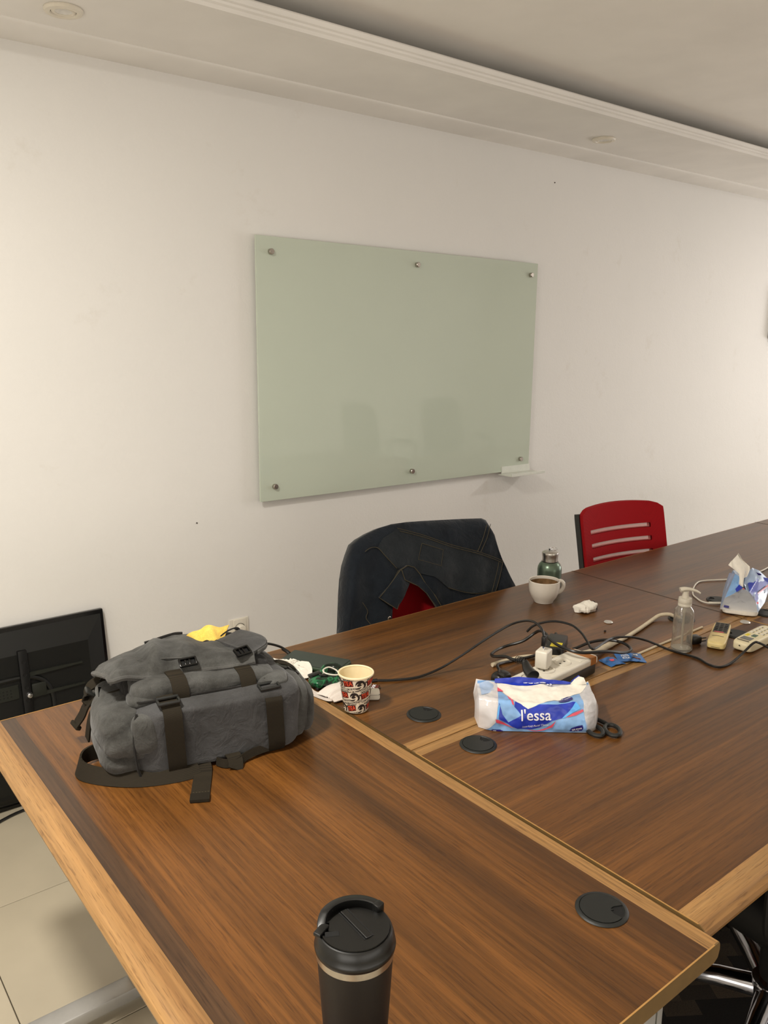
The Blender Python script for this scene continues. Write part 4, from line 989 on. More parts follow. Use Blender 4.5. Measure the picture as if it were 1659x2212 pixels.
small_crumple('small crumpled white tissue with brown threads beside the white mug', (2.062, 1.556, ZT+0.014), (0.036, 0.027, 0.015), 2.0)
b = BM()
for q in range(4): tube(b, [(2.082, 1.556+q*0.004, 0.772), (2.098+q*0.002, 1.556, 0.778-q*0.003), (2.106, 1.548+q*0.003, 0.766), (2.100, 1.540+q*0.002, 0.7515)], 0.0009, 5)
solo('brown_thread', b, 'crumb', 'loose brown threads at the back of the small crumpled tissue', 'thread', (2.10, 1.55, ZT))

t = thing('phone_case', 'dark green rectangular device in a green rubber case, charging cable attached', 'phone', (1.126, 1.722, ZT), math.radians(-62.5))
b = BM(); box(b, (0, 0, 0.0072), (0.178, 0.088, 0.0140), 0.0062, seg=4); obj('case', b, 'greencase', t)
b = BM(); box(b, (0, 0, 0.01425), (0.172, 0.082, 0.0016), 0.0007); obj('cover', b, 'greentop', t, label='matt dark grey green cover')
b = BM(); tube(b, [(0.955, 1.765, 0.800), (0.985, 1.800, 0.806), (1.016, 1.826, 0.800), (1.040, 1.836, 0.797), (1.062, 1.836, 0.790), (1.088, 1.828, 0.777), (1.101, 1.811, 0.7635)], 0.0033, 8)
pc = solo('charging_cable', b, 'cord', 'short black charging cable arching from the backpack to the green case', 'cable', (1.04, 1.836, ZT))
b = BM(); tube(b, [(1.088, 1.826, 0.775), (1.096, 1.817, 0.768), (1.100, 1.8085, 0.763)], 0.0052, 8); obj('connector', b, 'cord', pc, world=True)
b = BM(); tube(b, [(0.945, 1.735, 0.753), (0.965, 1.745, 0.7535), (0.985, 1.741, 0.7532), (0.997, 1.732, 0.7532)], 0.003, 8, k=5)
solo('black_strap_end', b, 'cord', 'end of a flat black strap on the desk behind the backpack', 'strap', (0.97, 1.742, 0.7485))

# green camouflage earphone pouch with a white cord ring
t = thing('earphone_pouch', 'glossy green camouflage pouch with a white cord ring next to the green case', 'pouch', (1.078, 1.606, ZT), math.radians(-10))
b = BM(); cushion(b, (-0.002, -0.006, 0.0125), (0.040, 0.030, 0.0125), 3.0, 10, lambda u, P: P+Vector((0, 0, nz(P, 40, 0.003) if u.z > 0 else 0))); obj('pouch_body', b, 'camo', t, True, 70)
b = BM(); tube(b, [(0.005, 0.020, 0.016), (0.018, 0.034, 0.028), (0.040, 0.030, 0.030), (0.048, 0.010, 0.026), (0.036, -0.006, 0.018)], 0.010, 10, flat=0.5); obj('strap', b, 'camo', t)
b = BM(); box(b, (-0.020, 0.014, 0.024), (0.034, 0.020, 0.007), 0.003, RY(-0.15)); box(b, (-0.004, -0.004, 0.026), (0.022, 0.014, 0.004), 0.0018, RY(0.1)); obj('clip', b, 'gloss_black', t, label='glossy black clip')
b = BM(); tube(b, [(0.002, 0.010, 0.034), (0.020, 0.014, 0.036), (0.034, -0.002, 0.030), (0.030, -0.018, 0.026), (0.012, -0.014, 0.028), (0.000, -0.002, 0.031)], 0.0019, 8, True); obj('cord_ring', b, 'whiteplastic', t, label='white cord ring')
b = BM(); tube(b, [(0.002, 0.006, 0.034), (-0.003, 0.002, 0.026), (-0.004, 0.0, 0.018)], 0.0016, 6); obj('metal_pull', b, 'chrome', t)
b = BM(); lathe(b, [(0.0, 0.0), (0.005, 0.0), (0.006, 0.004), (0.004, 0.008), (0.0, 0.008)], 12, (-0.030, -0.026, 0)); obj('rubber_foot', b, 'cord', t)

# folded white face mask with an ear loop
t = thing('face_mask', 'folded white face mask with an ear loop lying left of the paper cup', 'mask', (1.065, 1.525, ZT), 0)
A_, B_, C_, D_ = Vector((1.020, 1.556, 0.7530)), Vector((1.112, 1.590, 0.7535)), Vector((1.092, 1.482, 0.7530)), Vector((1.034, 1.494, 0.7530))
def mk(s, v):
    p = (A_*(1-s)+B_*s)*(1-v)+(D_*(1-s)+C_*s)*v
    p = p.copy(); p.z = ZT+0.0012+0.026*math.sin(math.pi*min(1, 0.15+v*0.8))**1.0*(0.35+0.65*s)*(0.5+0.5*math.sin(math.pi*min(1, s+0.2)))
    if v > 0.5: p.z += 0.0035*math.sin(v*46)*(0.6+0.4*s)
    p.z = max(p.z, ZT+0.0028)
    return p
b = BM(); sheet(b, mk, 16, 34, 0.0022); obj('mask_panel', b, 'maskfab', t, True, 60, world=True)
b = BM(); tube(b, [mk(0.02, 0.93)+Vector((0, 0, 0.002)), mk(0.3, 0.985), mk(0.65, 0.99), mk(0.98, 0.96)], 0.0016, 6); obj('mask_edge', b, 'maskfab', t, world=True)
b = BM(); ribbon(b, [(1.052, 1.500, 0.7575), (1.028, 1.510, 0.7565), (1.020, 1.535, 0.7555), (1.016, 1.560, 0.7550), (1.010, 1.590, 0.7555), (1.014, 1.622, 0.7575), (1.024, 1.634, 0.758), (1.030, 1.622, 0.7575), (1.028, 1.598, 0.756), (1.024, 1.572, 0.756), (1.026, 1.556, 0.7565)], (0.2, 0.1, 1), 0.0065, 0.0016); obj('ear_loop', b, 'maskfab', t, True, 60, world=True)

# paper cup printed all over
def paper_cup():
    t = thing('paper_cup', 'paper cup printed with TEA, COFFEE and cup drawings', 'cup', (1.0555, 1.4395, ZT+0.0025), math.radians(0))
    h, r0, r1 = 0.0925, 0.0282, 0.0405
    R = lambda z: r0+(r1-r0)*z/h
    b = BM(); lathe(b, [(0.0, 0.006), (r0-0.001, 0.006), (r0-0.001, 0.0), (r0, 0.0), (r1, h-0.002)], 64); obj('cup_wall', b, 'cupprint', t)
    b = BM(); lathe(b, [(0.0, 0.0065), (r0-0.0015, 0.0065), (r1-0.0012, h-0.002)], 64); obj('cup_lining', b, 'cupcream', t, label='plain cream inside')
    b = BM(); lathe(b, [(r1-0.0016, h-0.004), (r1-0.0018, h-0.001), (r1, h+0.0012), (r1+0.0020, h), (r1+0.0021, h-0.003), (r1+0.0004, h-0.0045), (r1-0.0016, h-0.004)], 64); obj('rolled_rim', b, 'cupcream', t)
    # design plane: x = arc length at the rim radius (0 = facing the camera), y = height
    th0 = math.atan2(-1.4395, -1.0555)
    def onto(off):
        def f(c):
            z = c.y; a = th0+c.x/0.037; r = R(z)+off; return Vector((r*math.cos(a), r*math.sin(a), z))
        return f
    ink, red, ora, bei, crm = BM(), BM(), BM(), BM(), BM()
    def quad(bm, x, y, w, hh, rot, off):
        c, s = math.cos(rot), math.sin(rot); P = [(x+px*c-py*s, y+px*s+py*c) for px, py in ((-w/2, -hh/2), (w/2, -hh/2), (w/2, hh/2), (-w/2, hh/2))]
        poly(bm, P, 0.004, onto(off))
    def ell(bm, x, y, a, bb, rot, off, n=22):
        c, s = math.cos(rot), math.sin(rot); P = []
        for i in range(n):
            px, py = a*math.cos(2*math.pi*i/n), bb*math.sin(2*math.pi*i/n); P.append((x+px*c-py*s, y+px*s+py*c))
        poly(bm, P, 0.005, onto(off))
    def arc(bm, x, y, a, bb, w, t0, t1, off, rot=0.0, n=14):
        c, s = math.cos(rot), math.sin(rot); P = []
        for i in range(n+1):
            q = t0+(t1-t0)*i/n; P.append(((a+w)*math.cos(q), (bb+w)*math.sin(q)))
        for i in range(n, -1, -1):
            q = t0+(t1-t0)*i/n; P.append((a*math.cos(q), bb*math.sin(q)))
        P = [(x+px*c-py*s, y+px*s+py*c) for px, py in P]; poly(bm, P, 0.006, onto(off))
    rt = 0.17
    def cupmotif(x, y, k=1.0):
        ell(crm, x, y-0.001, 0.0112*k, 0.0135*k, 0.2, 0.00022)
        arc(ink, x+0.0005, y-0.002, 0.0088*k, 0.0088*k, 0.0006, 0.4, 3.6, 0.0005)
        ell(ink, x+0.006*k, y-0.004*k, 0.0058*k, 0.0062*k, -0.4, 0.0004)
        ell(crm, x-0.0005, y-0.0045*k, 0.0078*k, 0.0066*k, 0.1, 0.00055)
        ell(ink, x, y-0.0005, 0.0066*k, 0.0034*k, 0.55, 0.0008)
        ell(bei, x+0.003*k, y+0.0006, 0.0020*k, 0.0017*k, 0.5, 0.0010)
        arc(ink, x-0.004*k, y-0.006*k, 0.0062*k, 0.0040*k, 0.0005, 3.6, 6.0, 0.0009, 0.2)
        arc(bei, x-0.006*k, y+0.0085*k, 0.0024, 0.0030, 0.0008, -0.6, 2.6, 0.0006)
        text_on(ink, '+', 0.004, onto(0.0007), 0.0001, at=(x+0.0105*k, y+0.001))
    def tea(x, y, w=0.021, s='TEA'):
        quad(red, x, y, w, 0.0145, rt, 0.0004); text_on(ink, s, 0.0155, onto(0.0006), 0.0002, 0.05, rt, (x+0.0009, y-0.0009), w*0.92)
        text_on(ora, s, 0.0155, onto(0.0009), 0.0002, 0.05, rt, (x, y+0.0002), w*0.88)
    def line(s, x, y, size, w, mat=None, bold=0.0002):
        text_on(ink if mat is None else mat, s, size, onto(0.00045), bold, 0.0, rt, (x, y), w)
    def inv(s_, x, y, size, w):      # cream letters on a black strip
        quad(ink, x, y, w*1.04, size*0.92, rt, 0.00035); text_on(crm, s_, size, onto(0.0007), 0.0001, 0.0, rt, (x, y), w)
    random.seed(7)
    per = 2*math.pi*0.037/4      # four repeats round the cup
    for k in range(4):
        o = k*per
        for row, dx in ((0, 0.0), (1, -0.014), (2, 0.006)):
            y0 = 0.0765-row*0.0315; x = o+dx
            tea(x-0.019, y0, 0.025); cupmotif(x+0.0095, y0+0.001, 1.22)
            inv('COFFEE', x-0.019, y0+0.0112, 0.0075, 0.026)
            inv('MILK TEA BLACK TEA', x-0.008, y0-0.0118, 0.0052, 0.040)
            inv('COFFEE', x+0.018, y0-0.0130, 0.0072, 0.024)
            line('BLACK COFFEE TEA', x+0.004, y0-0.0170, 0.0042, 0.052, None, 0.0004)
            line('TEA', x+0.025, y0+0.003, 0.0050, 0.009, None, 0.0005)
    def clip(bm):
        for v in bm.verts:
            r = math.hypot(v.co.x, v.co.y)
            if v.co.z > h-0.0045 or v.co.z < 0.0006:
                z = min(max(v.co.z, 0.0006), h-0.0045); k = (R(z)+0.0004)/r; v.co = Vector((v.co.x*k, v.co.y*k, z))
        return bm
    for nm, bb, mm in (('cup_drawing', crm, 'cupprint'), ('lettering', ink, 'ink'), ('red_block', red, 'brickred'), ('tea_lettering', ora, 'orangered'), ('steam_mark', bei, 'beige')):
        obj(nm, clip(bb), mm, t, False)['kind'] = 'stuff'      # flat print
paper_cup()
# small white block and candy wrapper behind the cup
t = thing('earbud_box', 'small white plastic box half hidden behind the paper cup', 'box', (1.125, 1.462, ZT), math.radians(-35))
b = BM(); box(b, (0, 0, 0.011), (0.030, 0.028, 0.022), 0.005, seg=3); obj('box_body', b, 'whiteplastic', t)
b = BM(); box(b, (0, -0.0003, 0.0150), (0.0302, 0.0282, 0.0006), 0.0002); obj('lid_joint', b, 'lcd', t)
def wrapper(name, label, pts, mat, loc, rz, group=None, seed=1, h=0.006):
    t = thing(name, label, 'wrapper', loc, rz, group)
    b = BM(); w, l = pts
    def f(s, v): 
        x, y = (s-0.5)*w, (v-0.5)*l
        return Vector((x, y, 0.0018+h*(1-(2*s-1)**2)*(0.5+0.5*abs(noise.noise(Vector((x*60+seed, y*60, 0)))))+0.0018*abs(noise.noise(Vector((x*150+seed, y*150, 1))))))
    sheet(b, f, 14, 14, 0.0010); obj('foil', b, mat, t, True, 28)
    return t, f
t, f = wrapper('candy_wrapper', 'brown and white candy wrapper behind the paper cup', (0.040, 0.022), 'wrapbrown', (1.156, 1.500, ZT), math.radians(35), h=0.012)
b = BM(); text_on(b, 'CHOCO', 0.011, lambda c: f(0.5+c.x/0.040, 0.5+c.y/0.022)+Vector((0, 0, 0.0008)), 0.0004, at=(0, 0), width=0.030); obj('lettering', b, 'whiteprint', t, False)
b = BM(); poly(b, [(-0.019, -0.010), (-0.010, -0.010), (-0.013, 0.010), (-0.019, 0.010)], 0.004, lambda c: f(0.5+c.x/0.040, 0.5+c.y/0.022)+Vector((0, 0, 0.0006))); obj('white_band', b, 'tapebrown', t, False)

# ------------------------------------------------------------------ opened tissue pack
def tissue_pack():
    rz = math.atan2(-0.149, 0.173)
    t = thing('tissue_pack', 'opened blue and white tissue pack lettered L\'essa at the desk corner', 'tissues', (1.218, 1.176, ZT+0.0004), rz)
    prof = [(0, 0), (-.004, .03), (.003, .060), (.016, .070), (.06, .067), (.105, .072), (.108, .09)]
    cum = [0.0]
    for a, c in zip(prof, prof[1:]): cum.append(cum[-1]+math.hypot(c[0]-a[0], c[1]-a[1]))
    pc = catmull([(a, c, 0) for a, c in prof], 6)
    def P(u, s):
        s = max(0.0005, min(s, cum[-1]-0.0005)); i = max(j for j in range(len(cum)-1) if cum[j] <= s); k = (s-cum[i])/(cum[i+1]-cum[i])
        q = pc[i*6+min(5, int(k*6))]; q2 = pc[min(len(pc)-1, i*6+min(5, int(k*6))+1)]; kk = k*6-int(k*6); q = q*(1-kk)+q2*kk
        v, z = q.x, q.y
        bl = max(0, 0.030-u); v += bl*bl*9; br = max(0, u-0.222); v += br*br*20
        return Vector((u, v, z))
    def rel(u, s):
        e = min(1, s/0.012)
        d = nz((u*1.0, s, 0), 32, 0.0045)*e+nz((u, s, 4), 85, 0.0014)*e
        d -= 0.010*math.exp(-((s-0.085-0.09*abs(u-0.10))/0.022)**2)*math.exp(-((u-0.115)/0.07)**2)   # sag of the torn opening
        return d
    def nrm(u, s):
        a = P(u, s+0.002)-P(u, s-0.002); n = Vector((1, 0, 0)).cross(a); return n.normalized()
    def onto(off): return lambda c: (lambda q: Vector((q.x, q.y, max(q.z, 0.0004))))(P(c.x, c.y)+nrm(c.x, c.y)*(rel(c.x, c.y)+off))
    # inner stack and the film body
    b = BM(); cushion(b, (0.118, 0.052, 0.026), (0.112, 0.046, 0.0255), 6, 8); obj('tissue_stack', b, 'paper', t, True, 60)
    b = BM(); sheet(b, lambda s, v: onto(0.0)(Vector((-0.012+0.262*s, v*0.165, 0))), 44, 30); obj('film_wrap', b, 'filmwhite', t, True, 60)
    def side(u, sgn, name):
        b = BM(); ring = [onto(0.0)(Vector((u, k/20*0.165, 0))) for k in range(21)]
        c = Vector((u+sgn*0.004, 0.055, 0.030)); V0 = [b.verts.new(p) for p in ring]; mid = [b.verts.new((p+c)/2+Vector((sgn*0.006, 0, 0))) for p in ring]; cc = b.verts.new(c)
        for i in range(20): b.faces.new((V0[i], V0[i+1], mid[i+1], mid[i])); b.faces.new((mid[i], mid[i+1], cc))
        obj(name, b, 'filmwhite', t, True, 60)
    side(-0.012, -1, 'end_gusset'); side(0.25, 1, 'end_gusset')
    b = BM(); sheet(b, lambda s, v: Vector((-0.010+0.258*s, 0.108-0.004*v+nz((s, v, 0), 5, 0.003), 0.0006+0.074*v)), 12, 6); obj('back_panel', b, 'lightblue', t)
    shp = dict(
     light=[(0.0034, 0.0005), (0.0243, 0.0233), (0.028, 0.0478), (0.0349, 0.1343), (0.0529, 0.1076), (0.0662, 0.0731), (0.0955, 0.0526), (0.1226, 0.0671), (0.1642, 0.0907), (0.218, 0.1171), (0.2184, 0.0519), (0.2219, 0.0321), (0.2275, 0.0227), (0.2278, 0.004), (0.1874, 0.0005), (0.1159, 0.0005)],
     white=[(0.0354, 0.1596), (0.108, 0.164), (0.1608, 0.1443), (0.22, 0.163), (0.2391, 0.164), (0.2479, 0.163), (0.2502, 0.1596), (0.218, 0.1171), (0.1642, 0.0907), (0.1226, 0.0671), (0.0955, 0.0526), (0.0663, 0.075), (0.0532, 0.1099), (0.0352, 0.1376)],
     leftend=[(-0.0051, 0.0028), (-0.0119, 0.0536), (0.0079, 0.1003), (0.0185, 0.1237), (0.0294, 0.1509), (0.0349, 0.1343), (0.028, 0.0478), (0.0243, 0.0233), (0.0034, 0.001)],
     lefttop=[(0.0148, 0.163), (0.0259, 0.1507), (0.0271, 0.124), (0.0083, 0.105), (-0.0048, 0.0902), (-0.006, 0.15)],
     swoosh=[(0.0315, 0.0668), (0.0389, 0.0414), (0.0526, 0.024), (0.0806, 0.0406), (0.0654, 0.0587), (0.068, 0.0741), (0.0955, 0.0535), (0.1224, 0.0653), (0.1607, 0.0652), (0.1948, 0.0725), (0.2014, 0.0726), (0.1869, 0.0513), (0.1705, 0.0359), (0.1489, 0.0304), (0.1233, 0.0141), (0.1002, 0.0095), (0.0734, 0.0108), (0.0477, 0.0229), (0.0315, 0.0312)],
     sky=[(0.1705, 0.0359), (0.1869, 0.0513), (0.2014, 0.0726), (0.2117, 0.0585), (0.1886, 0.0446), (0.1771, 0.0369)],
     sky2=[(0.0273, 0.0311), (0.0287, 0.0545), (0.0339, 0.065), (0.0314, 0.0412)],
     red1=[(0.0345, 0.1393), (0.047, 0.1248), (0.0442, 0.123), (0.033, 0.1226)],
     red2=[(0.0538, 0.1076), (0.0599, 0.0939), (0.0646, 0.0621), (0.0606, 0.0638), (0.0555, 0.0844)],
     red3=[(0.0239, 0.031), (0.0298, 0.0303), (0.0478, 0.02), (0.0665, 0.0136), (0.0463, 0.017), (0.0259, 0.0233)],
     red4=[(0.0935, 0.0094), (0.1154, 0.007), (0.1368, 0.0125), (0.1572, 0.0306), (0.1498, 0.0168), (0.1321, 0.0074), (0.1122, 0.0049)],
     red5=[(0.1787, 0.0378), (0.1936, 0.0464), (0.2167, 0.0561), (0.2176, 0.0511), (0.2003, 0.0424)],
     badge1=[(0.1643, 0.0815), (0.1735, 0.0958), (0.1932, 0.1025), (0.1986, 0.0949), (0.196, 0.0811), (0.1867, 0.0745), (0.1715, 0.0728), (0.165, 0.0745)],
     badge2=[(0.1878, 0.0099), (0.1914, 0.0169), (0.206, 0.0222), (0.2158, 0.0234), (0.2179, 0.0176), (0.2151, 0.0116), (0.2037, 0.0083)],
     badge3=[(0.015, 0.0043), (0.0182, 0.0074), (0.035, 0.0068), (0.0419, 0.003), (0.0421, 0.0008), (0.0186, 0.0008)])
    lay = [('light_panel', ['light'], 'lightblue', 0.0006), ('tissue_sheet', ['white'], 'paper', 0.0012), ('end_panel', ['leftend'], 'filmwhite', 0.0008), ('top_corner', ['lefttop'], 'paleblue', 0.0008),
           ('blue_swoosh', ['swoosh'], 'royal', 0.0016), ('sky_highlight', ['sky', 'sky2'], 'skyblue', 0.0019), ('red_ribbon', ['red1', 'red2', 'red3', 'red4', 'red5'], 'ribbonred', 0.0021), ('badge', ['badge1', 'badge2', 'badge3'], 'navy', 0.0023)]  # the sky blue shapes are part of the print
    for nm, ks, mt, off in lay:
        for k in ks:
            b = BM(); poly(b, shp[k], 0.006, onto(off)); obj(nm, b, mt, t, True, 70)
    b = BM(); text_on(b, "l'essa", 0.032, onto(0.0030), 0.0003, 0.0, 0.04, (0.1125, 0.0405), 0.066); obj('brand_lettering', b, 'whiteprint', t, False)
    b = BM(); text_on(b, 'Interfold Facial Tissue', 0.0062, onto(0.0026), 0.0, 0.3, 0.10, (0.112, 0.0185), 0.058); text_on(b, '250 sheets', 0.0052, onto(0.0032), 0.0001, 0, 0.25, (0.2035, 0.0155), 0.022); text_on(b, '2 ply', 0.0036, onto(0.0032), 0, 0, 0.25, (0.2045, 0.0112), 0.009)
    text_on(b, '250 sheets', 0.0056, onto(0.0032), 0.0001, 0, 0.2, (0.1815, 0.0920), 0.024); text_on(b, '2 ply', 0.0046, onto(0.0032), 0, 0, 0.2, (0.1835, 0.0835), 0.008)
    text_on(b, '250', 0.004, onto(0.0032), 0.0001, 0, 0, (0.0225, 0.004), 0.007); obj('small_lettering', b, 'whiteprint', t, False)
    # crinkled clear end of the wrapper, right, and the torn flap standing at the rear
    b = BM(); poly(b, [(0.218, 0.1171), (0.2509, 0.160), (0.247, 0.0523), (0.2384, 0.004), (0.2275, 0.004), (0.2219, 0.0321), (0.2184, 0.0536)], 0.006, lambda c: onto(0.0022)(c)+Vector((0, nz((c.x, c.y, 7), 130, 0.002), nz((c.x, c.y, 9), 130, 0.0016)))); obj('clear_end', b, 'filmclear', t, True, 25)
    edge = [(0.030, 0.0095), (0.050, 0.012), (0.0764, 0.010), (0.0868, 0.016), (0.0975, 0.012), (0.125, 0.0095), (0.1607, 0.0075), (0.19, 0.008), (0.2062, 0.005)]
    def tf(c): return Vector((c.x, 0.099+0.10*(c.y)+nz((c.x, c.y, 3), 60, 0.003), 0.0715+c.y))
    b = BM(); poly(b, [(0.206, 0.0)]+[(x, z) for x, z in reversed(edge)]+[(0.030, 0.0)], 0.006, tf); sheet(b, lambda s, v: onto(0.0018)(Vector((0.034+0.160*s, 0.166-0.016*v*math.sin(math.pi*min(1, s+0.1)), 0))), 14, 4); obj('torn_flap', b, 'royal', t, True, 60)
    b = BM(); poly(b, [(0.2062, 0.0), (0.214, 0.012), (0.224, 0.019), (0.236, 0.017), (0.244, 0.0)], 0.006, tf); obj('torn_corner', b, 'paper', t, True, 60)
    b = BM(); poly(b, [(0.206, 0.006), (0.214, 0.0145), (0.224, 0.0215), (0.228, 0.019), (0.216, 0.006)], 0.006, lambda c: tf(c)+Vector((0, 0.001, 0))); obj('blue_corner', b, 'royal', t, True, 60)
    b = BM(); text_on(b, "l'essa", 0.020, lambda c: onto(0.0034)(Vector((c.x, c.y, 0))), 0.0005, 0, math.pi-0.06, (0.128, 0.1585), 0.070); obj('rear_lettering', b, 'whiteprint', t, False)
tissue_pack()

# scissors lying half under the tissue pack
t = thing('scissors', 'black handled scissors sticking out beside the opened tissue pack', 'scissors', (1.440, 1.030, ZT), math.radians(0))
def hnd(c, a, rx_, ry_):
    b = BM(); pts = []
    for i in range(12):
        q = 2*math.pi*i/12; p = RZ(a) @ Vector((rx_*math.cos(q), ry_*math.sin(q), 0)); pts.append((c[0]+p.x, c[1]+p.y, 0.006))
    tube(b, pts, 0.0050, 8, True, 3); return b
b = hnd((-0.034, -0.012), math.radians(62), 0.026, 0.016)
tube(b, [(-0.019, 0.012, 0.006), (-0.002, 0.026, 0.006), (0.012, 0.042, 0.006)], 0.0048, 8); obj('handle', b, 'blackplastic', t)
b = hnd((-0.002, -0.036), math.radians(48), 0.026, 0.016)
tube(b, [(0.012, -0.014, 0.006), (0.014, 0.004, 0.006), (0.014, 0.034, 0.006)], 0.0048, 8); obj('handle', b, 'blackplastic', t)
b = BM(); prism(b, [(0.006, 0.028), (0.018, 0.034), (0.026, 0.075), (0.034, 0.150), (0.024, 0.10), (0.006, 0.045)], 'z', 0.0055, 0.0070); obj('blade', b, 'steel', t, False)
b = BM(); prism(b, [(0.008, 0.026), (0.020, 0.030), (0.020, 0.07), (0.014, 0.150), (0.006, 0.09)], 'z', 0.0036, 0.0052); obj('blade', b, 'steel', t, False)
b = BM(); lathe(b, [(0.0045, 0.0068), (0.0045, 0.0085), (0.0, 0.009)], 14, (0.014, 0.045, 0)); obj('pivot_screw', b, 'steel', t)

# ------------------------------------------------------------------ power strip, charger, plugs, adapter, cords
t = thing('power_strip', 'white power strip with black underside behind the opened tissue pack', 'power strip', (1.527, 1.242, ZT), math.radians(5.5))
b = BM(); box(b, (0, 0, 0.0165), (0.292, 0.068, 0.030), 0.004); obj('base', b, 'blackplastic', t, label='black underside')
b = BM(); box(b, (0, 0, 0.040), (0.300, 0.076, 0.022), 0.007, seg=3); obj('top_shell', b, 'whiteplastic', t)
for x in (-0.100, -0.030, 0.040):
    b = BM(); lathe(b, [(0.0185, 0.0505), (0.0195, 0.0535), (0.0215, 0.0540), (0.0225, 0.0515), (0.0185, 0.0508)], 32, (x, 0, 0)); lathe(b, [(0.0, 0.0512), (0.0186, 0.0512)], 32, (x, 0, 0)); sck = obj('socket', b, 'whiteplastic', t)
    b = BM()
    for s in (-1, 1): lathe(b, [(0.0, 0.05135), (0.003, 0.05135)], 12, (x+s*0.0095, 0, 0))
    obj('pin_hole', b, 'blackhole', sck, False)
b = BM(); box(b, (0.092, 0.0, 0.0512), (0.030, 0.060, 0.0016), 0.0006); obj('switch_plate', b, 'whiteplastic', t)
b = BM(); box(b, (0.126, 0, 0.0514), (0.024, 0.0772, 0.0012)); box(b, (0.126, -0.0386, 0.042), (0.024, 0.0012, 0.019)); obj('tape_band', b, 'tapebrown', t, False, label='strip of brown tape')
t = thing('usb_charger', 'white cube phone charger plugged upright into the power strip', 'charger', (1.500, 1.2515, 0.8045), math.radians(20))
b = BM(); box(b, (0, 0, 0.0245), (0.040, 0.032, 0.046), 0.0045, seg=3); obj('charger_body', b, 'whiteplastic', t)
b = BM(); lathe(b, [(0.0, -0.001), (0.014, -0.001), (0.014, 0.003), (0.0, 0.003)], 20); obj('plug_base', b, 'whiteplastic', t)
uc = [(1.160, 1.548, .754), (1.189, 1.535, .754), (1.238, 1.505, .754), (1.29, 1.484, .755), (1.353, 1.473, .765), (1.406, 1.443, .80), (1.451, 1.404, .845), (1.499, 1.372, .88), (1.512, 1.335, .90), (1.510, 1.298, .909), (1.503, 1.266, .903), (1.500, 1.2535, .886)]
b = BM(); tube(b, uc, 0.0031, 8); u = solo('usb_cable', b, 'cord', 'long black cable arching from the paper cup to the white charger', 'cable', (1.29, 1.484, ZT))
b = BM(); box(b, (1.500, 1.2515, 0.8745), (0.019, 0.010, 0.026), 0.002, RZ(0.35)); obj('usb_housing', b, 'cord', u, world=True)
b = BM(); box(b, (1.500, 1.2515, 0.857), (0.012, 0.0045, 0.014), 0.0005, RZ(0.35)); obj('usb_plug', b, 'chrome', u, world=True, label='bright metal plug')
b = BM(); tube(b, [(1.160, 1.548, .7545), (1.178, 1.540, .7545), (1.192, 1.5335, .7545)], 0.0048, 8); obj('connector', b, 'cord', u, world=True)
# black plug and heavy cord to the adapter
pa = [(1.440, 1.262, .834), (1.432, 1.290, .829), (1.448, 1.33, .82), (1.462, 1.384, .80), (1.495, 1.425, .785), (1.551, 1.456, .775), (1.591, 1.459, .775), (1.625, 1.431, .79), (1.652, 1.416, .81), (1.650, 1.393, .825), (1.642, 1.365, .826), (1.622, 1.337, .826), (1.600, 1.279, .826), (1.612, 1.225, .824), (1.696, 1.206, .812), (1.786, 1.212, .785), (1.849, 1.236, .772), (1.872, 1.28, .772), (1.854, 1.322, .772), (1.806, 1.341, .770), (1.754, 1.348, .764), (1.716, 1.352, .762)]
b = BM(); tube(b, pa, 0.0042, 8); u = solo('power_cable', b, 'cord', 'thick black power cord looping over the right end of the power strip', 'cord', (1.551, 1.456, ZT))
b = BM(); tube(b, [(1.420, 1.214, .815), (1.428, 1.236, .819), (1.438, 1.254, .826), (1.440, 1.262, .833)], lambda s: 0.0165-0.009*s, 14, flat=0.85); obj('plug_body', b, 'cord', u, world=True)
b = BM()
for q in range(4): lathe(b, [(0.0085, -0.0012), (0.0095, 0.0), (0.0085, 0.0012)], 14, (1.4395-q*0.0012, 1.265+q*0.0055, 0.8335-q*0.0008), RX(math.pi/2))
obj('strain_relief', b, 'cord', u, world=True)
pb = [(1.384, 1.272, .806), (1.392, 1.300, .800), (1.425, 1.33, .79), (1.446, 1.356, .785), (1.482, 1.382, .775), (1.544, 1.39, .765), (1.613, 1.386, .762), (1.655, 1.384, .762)]
b = BM(); tube(b, pb, 0.0040, 8); u = solo('power_cable', b, 'cord', 'second black cord curling round the left end of the power strip', 'cord', (1.482, 1.382, ZT))
b = BM(); cushion(b, (1.420, 1.318, 0.772), (0.026, 0.020, 0.019), 3, 6); obj('plug_body', b, 'cord', u, world=True)
b = BM(); tube(b, [(1.705, 1.488, .782), (1.713, 1.475, .80), (1.724, 1.451, .815), (1.737, 1.412, .828), (1.744, 1.361, .830), (1.725, 1.312, .826), (1.700, 1.271, .818), (1.685, 1.242, .8105), (1.764, 1.268, .80), (1.833, 1.292, .79), (1.88, 1.287, .785), (1.926, 1.28, .775), (1.963, 1.258, .762), (1.970, 1.2, .7545), (1.972, 1.174, .7540), (1.978, 1.112, .7540), (1.961, 1.069, .7540), (1.968, 1.04, .7540), (2.019, 1.036, .7545), (2.086, 1.04, .765), (2.131, 1.036, .7838), (2.143, 1.026, .7845), (2.132, 0.985, .7800), (2.14, 0.93, .7545), (2.20, 0.86, .7540)], 0.0033, 8)
solo('laptop_cable', b, 'cord', 'thin black cable running right past the pump bottle and over the white remote', 'cable', (1.968, 1.04, ZT))
t = thing('laptop_adapter', 'black laptop power adapter with a yellow label behind the power strip', 'adapter', (1.716, 1.392, ZT), math.radians(30))
b = BM(); box(b, (0, 0, 0.0155), (0.116, 0.052, 0.030), 0.004); obj('adapter_body', b, 'blackplastic', t)
